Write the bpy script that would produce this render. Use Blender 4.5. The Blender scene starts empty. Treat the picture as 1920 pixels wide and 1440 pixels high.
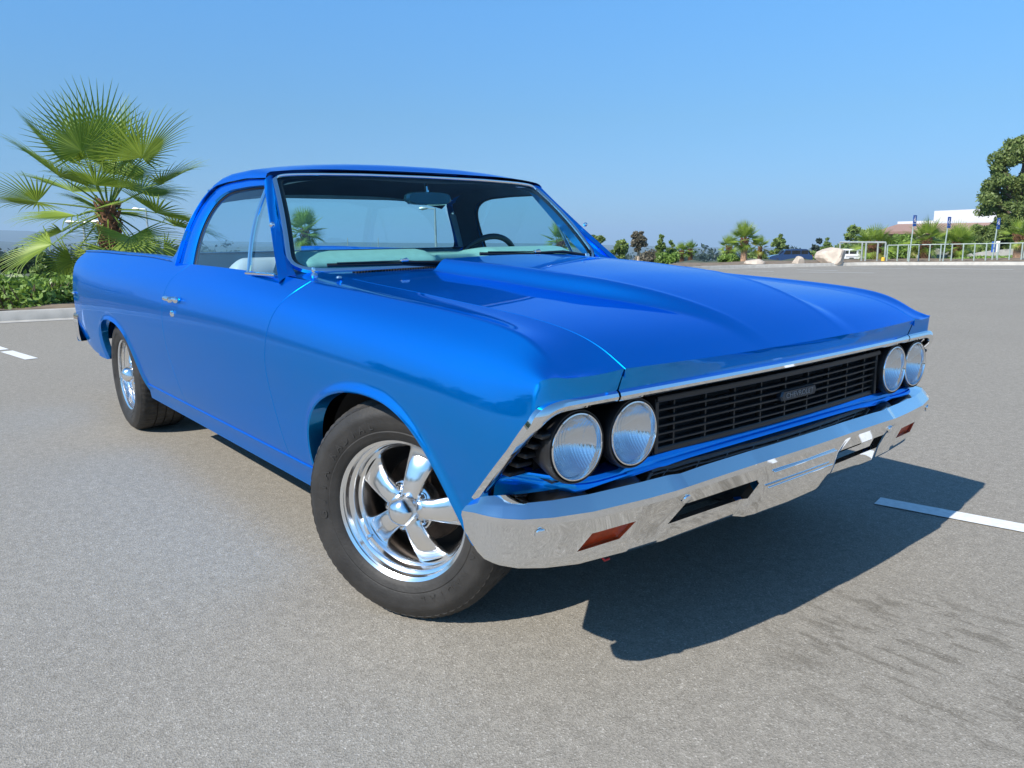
import bpy, bmesh, math, random
import numpy as np
from mathutils import Vector, Matrix
R_ = math.radians
rng = random.Random(7)
nr = np.random.RandomState(11)
col = bpy.context.scene.collection
scene = bpy.context.scene

# ------------------------------------------------------------------ camera
FPX = 1437.95
CAM = np.array([1.79561, -1.80831, 1.03685])
def _basis(yaw, pitch, roll):
    f = np.array([math.cos(yaw)*math.cos(pitch), math.sin(yaw)*math.cos(pitch), math.sin(pitch)])
    r = np.cross(f, [0, 0, 1]); r /= np.linalg.norm(r); u = np.cross(r, f)
    k, s = math.cos(roll), math.sin(roll)
    return f, k*r+s*u, -s*r+k*u
CF, CR, CU = _basis(R_(141.35082), R_(-10.6742), R_(-0.93057))
cd = bpy.data.cameras.new('camera'); cam = bpy.data.objects.new('camera', cd); col.objects.link(cam)
cam.matrix_world = Matrix([[CR[i], CU[i], -CF[i], CAM[i]] for i in range(3)] + [[0, 0, 0, 1]])
cd.sensor_width = 36; cd.lens = FPX/1920*36; cd.clip_start = 0.05; cd.clip_end = 60000
scene.camera = cam

# ------------------------------------------------------------------ world, sun, exposure
SUN_DIR = Vector((-0.067, 0.823, -0.766)).normalized()       # where the light travels
w = bpy.data.worlds.new('World'); scene.world = w; w.use_nodes = True
nt = w.node_tree; nt.nodes.clear()
out = nt.nodes.new('ShaderNodeOutputWorld'); bg = nt.nodes.new('ShaderNodeBackground')
sky = nt.nodes.new('ShaderNodeTexSky'); sky.sky_type = 'NISHITA'; sky.sun_disc = False
sky.sun_elevation = math.asin(-SUN_DIR.z)
sky.sun_rotation = math.atan2(-SUN_DIR.x, -SUN_DIR.y)
sky.altitude = 0; sky.air_density = 1.0; sky.dust_density = 0.15; sky.ozone_density = 3.0
bg.inputs['Strength'].default_value = 0.15
# the lot is not quite level: tilt the sky to the true vertical, and pull the horizon glare down to the clear blue of the day
_lv = np.cross(CR, CF+(720-470)/FPX*CU); _lv *= np.sign(_lv[2]); _lv /= np.linalg.norm(_lv)
wtc = nt.nodes.new('ShaderNodeTexCoord'); wvr = nt.nodes.new('ShaderNodeVectorRotate'); wvr.rotation_type = 'AXIS_ANGLE'
_ax = np.cross(_lv, [0, 0, 1]); wvr.inputs['Angle'].default_value = math.asin(np.linalg.norm(_ax)); wvr.inputs['Axis'].default_value = tuple(_ax/np.linalg.norm(_ax))
nt.links.new(wtc.outputs['Generated'], wvr.inputs['Vector']); nt.links.new(wvr.outputs[0], sky.inputs['Vector'])
wsp = nt.nodes.new('ShaderNodeSeparateXYZ'); nt.links.new(wvr.outputs[0], wsp.inputs[0])
wrp = nt.nodes.new('ShaderNodeValToRGB'); nt.links.new(wsp.outputs['Z'], wrp.inputs[0])
SKYR = [(0.0, (.21, .34, .53)), (.06, (.28, .43, .63)), (.16, (.37, .58, .71)), (.28, (.45, .80, 1.0)), (.5, (.46, .86, 1.0)), (1.0, (.46, .80, 1.0))]
while len(wrp.color_ramp.elements) < len(SKYR): wrp.color_ramp.elements.new(.5)
for e_, (p_, c_) in zip(wrp.color_ramp.elements, SKYR): e_.position = p_; e_.color = (*c_, 1)
wmx = nt.nodes.new('ShaderNodeMix'); wmx.data_type = 'RGBA'; wmx.blend_type = 'MULTIPLY'; wmx.inputs[0].default_value = 1
nt.links.new(sky.outputs[0], wmx.inputs[6]); nt.links.new(wrp.outputs[0], wmx.inputs[7]); nt.links.new(wmx.outputs[2], bg.inputs[0]); nt.links.new(bg.outputs[0], out.inputs[0])
sd = bpy.data.lights.new('sun', 'SUN'); sd.energy = 5.0; sd.angle = R_(0.53); sd.color = (1, .95, .87)
sun = bpy.data.objects.new('sun', sd); col.objects.link(sun)
sun.rotation_euler = SUN_DIR.to_track_quat('-Z', 'Y').to_euler(); sun.location = (0, -30, 30)
scene.view_settings.view_transform = 'Standard'
try: scene.view_settings.look = 'None'
except Exception: pass
scene.view_settings.exposure = 0.35; scene.view_settings.gamma = 1
scene.view_settings.use_curve_mapping = False
scene.render.engine = 'CYCLES'
scene.cycles.max_bounces = 10; scene.cycles.transparent_max_bounces = 24

# ------------------------------------------------------------------ materials
MATS = {}
def newmat(name):
    m = bpy.data.materials.new(name); m.use_nodes = True
    MATS[name] = m; return m, m.node_tree, m.node_tree.nodes['Principled BSDF']
def pr(name, color, rough=.5, metal=0., noise=0., nscale=8., spec=.5, coat=0., bump=0., bscale=60., c2=None, trans=0., coord='Object'):
    m, t, b = newmat(name)
    b.inputs['Base Color'].default_value = (*color, 1); b.inputs['Roughness'].default_value = rough
    b.inputs['Metallic'].default_value = metal; b.inputs['Specular IOR Level'].default_value = spec
    b.inputs['Coat Weight'].default_value = coat; b.inputs['Coat Roughness'].default_value = .03
    b.inputs['Transmission Weight'].default_value = trans
    if noise or bump or c2:
        tc = t.nodes.new('ShaderNodeTexCoord')
    if noise or c2:
        n = t.nodes.new('ShaderNodeTexNoise'); n.inputs['Scale'].default_value = nscale; n.inputs['Detail'].default_value = 6
        t.links.new(tc.outputs[coord], n.inputs['Vector'])
        r = t.nodes.new('ShaderNodeValToRGB')
        a = np.array(color)*(1-noise); c = np.array(c2) if c2 else np.array(color)*(1+noise)
        r.color_ramp.elements[0].color = (*a, 1); r.color_ramp.elements[1].color = (*c, 1)
        r.color_ramp.elements[0].position = .32; r.color_ramp.elements[1].position = .68
        t.links.new(n.outputs['Fac'], r.inputs[0]); t.links.new(r.outputs[0], b.inputs['Base Color'])
    if bump:
        n2 = t.nodes.new('ShaderNodeTexNoise'); n2.inputs['Scale'].default_value = bscale; n2.inputs['Detail'].default_value = 4
        t.links.new(tc.outputs[coord], n2.inputs['Vector'])
        bp = t.nodes.new('ShaderNodeBump'); bp.inputs['Strength'].default_value = bump; bp.inputs['Distance'].default_value = .01
        t.links.new(n2.outputs['Fac'], bp.inputs['Height']); t.links.new(bp.outputs[0], b.inputs['Normal'])
    return m
def glass(name, tint, refl=1.0, rough=0.0, base=.04):
    m, t, b = newmat(name)
    t.nodes.remove(b)
    o = t.nodes['Material Output']
    tr = t.nodes.new('ShaderNodeBsdfTransparent'); tr.inputs[0].default_value = (*tint, 1)
    gl = t.nodes.new('ShaderNodeBsdfGlossy'); gl.inputs['Roughness'].default_value = rough
    lw = t.nodes.new('ShaderNodeLayerWeight'); lw.inputs['Blend'].default_value = .5
    pw = t.nodes.new('ShaderNodeMath'); pw.operation = 'POWER'; pw.inputs[1].default_value = 4.5
    ma = t.nodes.new('ShaderNodeMath'); ma.operation = 'MULTIPLY_ADD'; ma.inputs[1].default_value = .9*refl; ma.inputs[2].default_value = base
    mx = t.nodes.new('ShaderNodeMixShader')
    t.links.new(lw.outputs['Facing'], pw.inputs[0]); t.links.new(pw.outputs[0], ma.inputs[0]); t.links.new(ma.outputs[0], mx.inputs[0])
    t.links.new(tr.outputs[0], mx.inputs[1]); t.links.new(gl.outputs[0], mx.inputs[2]); t.links.new(mx.outputs[0], o.inputs[0])
    return m
# candy blue metallic: metallic flake layer under clear coat
m, t, b = newmat('paint')
tc = t.nodes.new('ShaderNodeTexCoord')
vo = t.nodes.new('ShaderNodeTexVoronoi'); vo.inputs['Scale'].default_value = 1400
t.links.new(tc.outputs['Object'], vo.inputs['Vector'])
bp = t.nodes.new('ShaderNodeBump'); bp.inputs['Strength'].default_value = .05; bp.inputs['Distance'].default_value = .001
t.links.new(vo.outputs['Distance'], bp.inputs['Height'])
on = t.nodes.new('ShaderNodeTexNoise'); on.inputs['Scale'].default_value = 2.2; on.inputs['Detail'].default_value = 1
t.links.new(tc.outputs['Object'], on.inputs['Vector'])
ob = t.nodes.new('ShaderNodeBump'); ob.inputs['Strength'].default_value = .05; ob.inputs['Distance'].default_value = .01
t.links.new(on.outputs['Fac'], ob.inputs['Height'])
b2_ = t.nodes.new('ShaderNodeBsdfPrincipled')
for q_, ro, nm in ((b, .34, bp), (b2_, .025, ob)):
    q_.inputs['Base Color'].default_value = (.0002, .355, .95, 1); q_.inputs['Metallic'].default_value = 1; q_.inputs['Specular Tint'].default_value = (.02, .55, 1, 1)
    q_.inputs['Roughness'].default_value = ro; t.links.new(nm.outputs[0], q_.inputs['Normal'])
    q_.inputs['Coat Weight'].default_value = .40; q_.inputs['Coat Roughness'].default_value = .012; q_.inputs['Coat IOR'].default_value = 1.36
    t.links.new(ob.outputs[0], q_.inputs['Coat Normal'])
mx_ = t.nodes.new('ShaderNodeMixShader'); mx_.inputs[0].default_value = .34
t.links.new(b.outputs[0], mx_.inputs[1]); t.links.new(b2_.outputs[0], mx_.inputs[2])
df_ = t.nodes.new('ShaderNodeBsdfDiffuse'); df_.inputs['Color'].default_value = (.0002, .15, .95, 1)
my_ = t.nodes.new('ShaderNodeMixShader'); my_.inputs[0].default_value = .05
t.links.new(mx_.outputs[0], my_.inputs[1]); t.links.new(df_.outputs[0], my_.inputs[2]); t.links.new(my_.outputs[0], t.nodes['Material Output'].inputs[0])
PAINT = m
CHROME = pr('chrome', (.88, .89, .90), .04, 1.0, bump=.004, bscale=6)
ALU = pr('polished_aluminium', (.95, .95, .95), .19, 1.0, bump=.03, bscale=25)
BLACK = pr('satin_black', (.012, .012, .013), .42, noise=.3)
GRILLEM = pr('grille_black', (.020, .019, .019), .45, noise=.2)
DARK = pr('dark_inner', (.006, .006, .007), .8, noise=.3)
RUBBER = pr('tyre_rubber', (.024, .022, .020), .62, noise=.35, nscale=14, bump=.12, bscale=120)
RUBTR = pr('tread_rubber', (.040, .036, .031), .8, noise=.4, nscale=22, bump=.2, bscale=160)
RUBL = pr('raised_letter_rubber', (.032, .030, .028), .5, noise=.2)
SEAL = pr('rubber_seal', (.010, .010, .011), .5, noise=.2)
LENSG = glass('lamp_glass', (.93, .95, .97), 1.0, 0.02, .05)
REFLM = pr('lamp_reflector', (.80, .82, .84), .14, 1.0)
_t = REFLM.node_tree; _w = _t.nodes.new('ShaderNodeTexWave'); _w.bands_direction = 'Y'; _w.inputs['Scale'].default_value = 60; _w.inputs['Distortion'].default_value = .4
_c = _t.nodes.new('ShaderNodeTexCoord'); _t.links.new(_c.outputs['Object'], _w.inputs['Vector']); _b = _t.nodes.new('ShaderNodeBump'); _b.inputs['Strength'].default_value = .28; _b.inputs['Distance'].default_value = .0012
_t.links.new(_w.outputs['Fac'], _b.inputs['Height']); _t.links.new(_b.outputs[0], _t.nodes['Principled BSDF'].inputs['Normal'])
WSGL = glass('windshield_glass', (.66, .89, .92), .55, 0, .03)
SGL = glass('side_glass', (.80, .93, .97), .9, 0, .10)
AMBER = pr('amber_lens', (.42, .040, .004), .35, noise=.2, nscale=60, spec=.2)
DASH = pr('mint_vinyl', (.34, .50, .44), .5, noise=.06, nscale=30, bump=.06, bscale=300)
VINYL = pr('pale_vinyl', (.62, .66, .68), .42, noise=.05, bump=.05, bscale=200)
HEADL = pr('headliner_cloth', (.035, .055, .07), .85, noise=.15)
STEERM = pr('steering_wheel_plastic', (.01, .018, .022), .3, noise=.2)
BADGE = pr('badge_enamel', (.04, .055, .075), .22, .6, noise=.2)
REDM = pr('red_wire', (.45, .01, .01), .4, noise=.1)
TAIL = pr('tail_lamp_red', (.25, .005, .005), .12, coat=1, noise=.15)
BRAKE = pr('brake_iron', (.035, .025, .02), .6, .7, noise=.5, nscale=20)
BEDL = pr('bed_liner', (.015, .02, .03), .55, noise=.3)

# ------------------------------------------------------------------ mesh helpers
class MB:
    def __init__(s): s.v = []; s.f = []
    def add(s, vs, fs):
        o = len(s.v); s.v += [tuple(map(float, p)) for p in vs]; s.f += [tuple(i+o for i in f) for f in fs]
    def grid(s, P, closeu=False, closev=False):
        P = np.asarray(P, float); nu, nv = P.shape[:2]
        fs = []
        for i in range(nu if closeu else nu-1):
            for j in range(nv if closev else nv-1):
                a, b = i, (i+1) % nu; c, d = j, (j+1) % nv
                fs.append((a*nv+c, b*nv+c, b*nv+d, a*nv+d))
        s.add(P.reshape(-1, 3), fs)
    def box(s, c, size, rot=None):
        c = np.array(c, float); h = np.array(size, float)/2
        vs = [np.array([x, y, z])*h for x in (-1, 1) for y in (-1, 1) for z in (-1, 1)]
        if rot is not None: vs = [np.array(rot) @ v for v in vs]
        s.add([c+v for v in vs], [(0, 1, 3, 2), (4, 6, 7, 5), (0, 4, 5, 1), (2, 3, 7, 6), (0, 2, 6, 4), (1, 5, 7, 3)])
    def tube(s, path, r, n=8, cap=True):
        path = [np.array(p, float) for p in path]; m = len(path)
        rs = r if hasattr(r, '__len__') else [r]*m
        rings = []; up = None
        for i, p in enumerate(path):
            t = path[min(i+1, m-1)]-path[max(i-1, 0)]; t = t/(np.linalg.norm(t)+1e-12)
            if up is None: up = np.array([0, 0, 1.]) if abs(t[2]) < .9 else np.array([1., 0, 0])
            a = np.cross(t, up); a /= np.linalg.norm(a)+1e-12; b_ = np.cross(a, t); up = b_
            rings.append([p+rs[i]*(math.cos(q)*a+math.sin(q)*b_) for q in np.linspace(0, 2*math.pi, n, endpoint=False)])
        s.grid(rings, closev=True)
        if cap:
            o = len(s.v)-m*n
            s.f.append(tuple(o+k for k in range(n))); s.f.append(tuple(o+(m-1)*n+k for k in reversed(range(n))))
    def lathe(s, prof, origin, axis, n=48, a0=0, a1=2*math.pi, mod=None):
        ax = np.array(axis, float); ax /= np.linalg.norm(ax)
        h = np.array([0, 0, 1.]) if abs(ax[2]) < .9 else np.array([1., 0, 0])
        u = np.cross(h, ax); u /= np.linalg.norm(u); v = np.cross(ax, u)
        full = abs(a1-a0-2*math.pi) < 1e-6
        A = np.linspace(a0, a1, n, endpoint=not full)
        P = [[np.array(origin)+ax*z+(r-(mod(k, j) if mod else 0))*(math.cos(a)*u+math.sin(a)*v) for j, (r, z) in enumerate(prof)] for k, a in enumerate(A)]
        s.grid(P, closeu=full)
    def ellipsoid(s, c, r, n=16, m=10):
        P = [[(c[0]+r[0]*math.sin(t)*math.cos(a), c[1]+r[1]*math.sin(t)*math.sin(a), c[2]+r[2]*math.cos(t)) for t in np.linspace(0.001, math.pi-.001, m)] for a in np.linspace(0, 2*math.pi, n, endpoint=False)]
        s.grid(P, closeu=True)
    def build(s, name, mat, parent=None, smooth=True, ang=38, merge=0, solid=0, bevel=0, orient=False):
        me = bpy.data.meshes.new(name); me.from_pydata(s.v, [], s.f)
        bm = bmesh.new(); bm.from_mesh(me)
        if merge: bmesh.ops.remove_doubles(bm, verts=bm.verts, dist=merge)
        if orient: bmesh.ops.recalc_face_normals(bm, faces=bm.faces)
        if smooth:
            for f in bm.faces: f.smooth = True
            ca = R_(ang)
            for e in bm.edges:
                if len(e.link_faces) == 2:
                    a = e.link_faces[0].normal.angle(e.link_faces[1].normal, 0)
                    e.smooth = a < ca
        bm.to_mesh(me); bm.free()
        me.materials.append(mat)
        o = bpy.data.objects.new(name, me); col.objects.link(o)
        if parent is not None: o.parent = parent
        if bevel:
            md = o.modifiers.new('bevel', 'BEVEL'); md.width = bevel; md.segments = 3; md.limit_method = 'ANGLE'; md.angle_limit = R_(30)
        if solid:
            md = o.modifiers.new('solid', 'SOLIDIFY'); md.thickness = solid; md.offset = 0
        return o
def empty(name, loc=(0, 0, 0), rz=0, parent=None):
    o = bpy.data.objects.new(name, None); col.objects.link(o); o.location = loc; o.rotation_euler.z = rz
    o.empty_display_size = .2
    if parent is not None: o.parent = parent
    return o
def tag(o, label=None, cat=None, group=None, kind=None):
    if label: o['label'] = label
    if cat: o['category'] = cat
    if group: o['group'] = group
    if kind: o['kind'] = kind
    return o
def copy_tree(o, parent=None):
    c = o.copy(); col.objects.link(c)
    if parent is not None: c.parent = parent; c.matrix_parent_inverse = o.matrix_parent_inverse.copy()
    for ch in list(o.children): copy_tree(ch, c)
    return c
def pchip(xs, ys):
    xs = np.array(xs, float); ys = np.array(ys, float); h = np.diff(xs); d = np.diff(ys)/h
    m_ = np.zeros_like(ys); m_[0] = d[0]; m_[-1] = d[-1]
    for i in range(1, len(xs)-1):
        if d[i-1]*d[i] > 0:
            w1 = 2*h[i]+h[i-1]; w2 = h[i]+2*h[i-1]; m_[i] = (w1+w2)/(w1/d[i-1]+w2/d[i])
    def f(x):
        x = np.clip(np.asarray(x, float), xs[0], xs[-1]); k = np.clip(np.searchsorted(xs, x)-1, 0, len(h)-1)
        t_ = (x-xs[k])/h[k]; hh = h[k]
        return (2*t_**3-3*t_**2+1)*ys[k]+(t_**3-2*t_**2+t_)*hh*m_[k]+(-2*t_**3+3*t_**2)*ys[k+1]+(t_**3-t_**2)*hh*m_[k+1]
    return f
def smoothed(xs, ys, sig=.05):
    f = pchip(xs, ys); X = np.arange(xs[0], xs[-1], .01); Y = f(X)
    n = int(4*sig/.01)
    if n:
        k = np.exp(-.5*(np.arange(-n, n+1)*.01/sig)**2); k /= k.sum()
        Yp = np.r_[2*Y[0]-Y[1:n+1][::-1], Y, 2*Y[-1]-Y[-n-1:-1][::-1]]
        Y = np.convolve(Yp, k, 'valid')
    return lambda x: np.interp(x, X, Y)
def natcubic(T, V):
    """second derivatives for natural cubic through unit-spaced knots; V (n, k)"""
    n = len(T); A = np.zeros((n, n)); B = np.zeros((n,)+V.shape[1:])
    A[0, 0] = A[-1, -1] = 1
    for i in range(1, n-1):
        A[i, i-1] = 1; A[i, i] = 4; A[i, i+1] = 1; B[i] = 6*(V[i+1]-2*V[i]+V[i-1])
    return np.linalg.solve(A, B)
def lerp(a, b, t): return a+(b-a)*t
def resample(pl, n, closed=False):
    pl = np.array(pl, float); s = np.r_[0, np.cumsum(np.linalg.norm(np.diff(pl, axis=0), axis=1))]
    q = np.linspace(0, s[-1], n); return np.stack([np.interp(q, s, pl[:, k]) for k in range(pl.shape[1])], 1)
def smoothpl(pl, n, it=6):
    p = resample(pl, n)
    for _ in range(it):
        q = p.copy(); q[1:-1] = (p[:-2]+2*p[1:-1]+p[2:])/4; p = q
    return p
# ------------------------------------------------------------------ the pickup: body side surface S(x, t)
XS = [-4.08, -3.6, -3.0, -2.4, -1.8, -1.2, -.6, 0, .35, .58, .70]
WT = [[.80, .82, .82, .79, .79, .79, .79, .80, .80, .80, .80],
      [.83, .845, .848, .842, .842, .842, .842, .84, .838, .835, .832],
      [.855, .87, .878, .875, .875, .875, .873, .868, .862, .856, .852],
      [.865, .888, .896, .895, .895, .895, .893, .886, .880, .870, .864],
      [.868, .892, .90, .90, .90, .90, .898, .889, .882, .873, .866],
      [.862, .885, .893, .893, .892, .891, .886, .874, .868, .862, .859],
      [.838, .858, .864, .864, .862, .860, .852, .838, .836, .839, .845],
      [.775, .785, .785, .785, .80, .808, .787, .782, .782, .785, .80]]
ZT = [[.37, .31, .26, .25, .25, .25, .25, .26, .27, .28, .28],
      [.43, .375, .345, .335, .335, .335, .335, .335, .335, .335, .335],
      [.51, .48, .46, .46, .46, .46, .46, .46, .46, .455, .45],
      [.60, .60, .60, .60, .60, .60, .60, .60, .585, .57, .56],
      [.70, .70, .70, .70, .70, .70, .70, .69, .67, .65, .64],
      [.815, .81, .805, .80, .80, .80, .795, .775, .75, .72, .705],
      [.93, .917, .907, .90, .893, .886, .870, .842, .813, .782, .762],
      [1.0, 1.0, .99, .98, .958, .948, .925, .888, .866, .836, .760]]
WF = [smoothed(XS, r, .06) for r in WT]; ZF = [smoothed(XS, r, .05) for r in ZT]
zgap = smoothed([-.80, -.64, -.34, -.06, .1, .29, .42, .525, .60, .66, .71, .76], [.945, .935, .912, .894, .882, .868, .857, .843, .827, .806, .780, .752], .012)
GY = .655
def _sec(x):
    V = np.array([[WF[k](x), ZF[k](x)] for k in range(8)]); return V, natcubic(range(8), V)
_cache = {}
def S(x, t):
    key = round(float(x), 4)
    if key not in _cache: _cache[key] = _sec(x)
    V, M = _cache[key]
    if t > 7:
        u = t-7; a = V[7]; b = np.array([GY, float(zgap(x))])
        p = a+(b-a)*u; p = p+np.array([0, -.006*math.sin(math.pi*min(u, 1))])
        return p
    k = min(int(t), 6); u = t-k; h = 1-u
    return V[k]*h+V[k+1]*u+((h**3-h)*M[k]+(u**3-u)*M[k+1])/6
def tz(x, z):
    lo, hi = 0., 7.
    for _ in range(22):
        m_ = (lo+hi)/2
        if S(x, m_)[1] < z: lo = m_
        else: hi = m_
    return (lo+hi)/2
def width_at(x, z): return S(x, tz(x, z))[0]
def coons(Bt, Tp, L, Rr):
    """Bt, Tp: (nu,2) bottom/top; L,Rr: (nv,2) left/right -> (nu,nv,2)"""
    nu, nv = len(Bt), len(L); u = np.linspace(0, 1, nu)[:, None, None]; v = np.linspace(0, 1, nv)[None, :, None]
    c00, c10, c01, c11 = Bt[0], Bt[-1], Tp[0], Tp[-1]
    return (1-v)*Bt[:, None]+v*Tp[:, None]+(1-u)*L[None]+u*Rr[None]-((1-u)*(1-v)*c00+u*(1-v)*c10+(1-u)*v*c01+u*v*c11)
def surf(G, side, lip=None):
    P = np.zeros(G.shape[:2]+(3,))
    for i in range(G.shape[0]):
        for j in range(G.shape[1]):
            x, t_ = G[i, j]; t_ = min(max(t_, 0), 8); w_, z = S(x, t_)
            if lip is not None:
                d = np.min(np.hypot(lip[:, 0]-x, lip[:, 1]-z))
                w_ += .010*math.exp(-(d/.016)**2)
            P[i, j] = (x, side*w_, z)
    return P
def flange(mb, P, side, edges='lrbt', depth=.014, rnd=.0015):
    """fold panel borders inward"""
    nu, nv = P.shape[:2]
    def strip(line, inner):
        outd = line-inner; outd /= np.linalg.norm(outd, axis=1)[:, None]+1e-12
        tang = np.gradient(line, axis=0); nrm = np.cross(tang, outd); nrm /= np.linalg.norm(nrm, axis=1)[:, None]+1e-12
        ref = np.zeros(3); ref[:] = (0, side, .35)
        sg = np.sign((nrm @ ref)); sg[sg == 0] = 1; nrm *= sg[:, None]
        mb.grid([line, line+outd*rnd*.7-nrm*rnd*.4, line+outd*rnd-nrm*rnd, line+outd*rnd-nrm*depth])
    if 'l' in edges: strip(P[0], P[1])
    if 'r' in edges: strip(P[-1], P[-2])
    if 'b' in edges: strip(P[:, 0], P[:, 1])
    if 't' in edges: strip(P[:, -1], P[:, -2])

# gap curves x(z)
gapF = pchip([.24, .34, .46, .53, .63, .72, .80, .86, .895, .93], [-.600, -.602, -.610, -.618, -.625, -.612, -.580, -.535, -.500, -.470])
gapR = pchip([.24, .34, .45, .60, .72, .80, .85, .90, .93, .96], [-1.735, -1.745, -1.765, -1.795, -1.80, -1.79, -1.765, -1.72, -1.675, -1.64])
ARCF = np.array([(-.395, .262), (-.392, .36), (-.372, .455), (-.330, .525), (-.265, .580), (-.17, .622), (-.07, .645), (.035, .652), (.14, .645), (.225, .618), (.295, .568), (.345, .505), (.39, .435), (.428, .375), (.443, .352)])
ARCR = np.array([(-3.235, .375), (-3.255, .44), (-3.245, .50), (-3.20, .555), (-3.12, .60), (-3.0, .630), (-2.86, .640), (-2.72, .630), (-2.60, .598), (-2.52, .548), (-2.47, .48), (-2.44, .40), (-2.43, .33), (-2.43, .262)])
_xb = smoothed([-.9, -.655, -.5, -.25, 0, .25, .5, .655, .9], [.690, .725, .744, .762, .767, .762, .744, .725, .690], .06); _xd = pchip([.79, .825, .838, .846, .87], [0, .003, .008, .018, .034])
def xlipf(y): return float(_xb(y))-float(_xd(y))
_hb = smoothed([-.9, -.655, -.3, 0, .3, .655, .9], [.696, .706, .718, .723, .718, .706, .696], .06)
def coons3(Bt, Tp, L, Rr):
    nu, nv = len(Bt), len(L); u = np.linspace(0, 1, nu)[:, None, None]; v = np.linspace(0, 1, nv)[None, :, None]
    return (1-v)*Bt[:, None]+v*Tp[:, None]+(1-u)*L[None]+u*Rr[None]-((1-u)*(1-v)*Bt[0]+u*(1-v)*Bt[-1]+(1-u)*v*Tp[0]+u*v*Tp[-1])
def sidecurve(gap, ts, x0, off=0):
    o = []
    for t_ in ts:
        x = x0
        for _ in range(6): x = float(gap(S(x, min(t_, 7))[1]))+off
        o.append((x, t_))
    return np.array(o)
g2 = .0030
def xt(pl): return np.array([(x, tz(x, z)) for x, z in pl])
NV = 56
truck = empty('pickup_car', (0, 0, 0))
tag(truck, 'blue vintage coupe utility pickup with chrome bumper parked on the asphalt lot', 'pickup')

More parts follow.
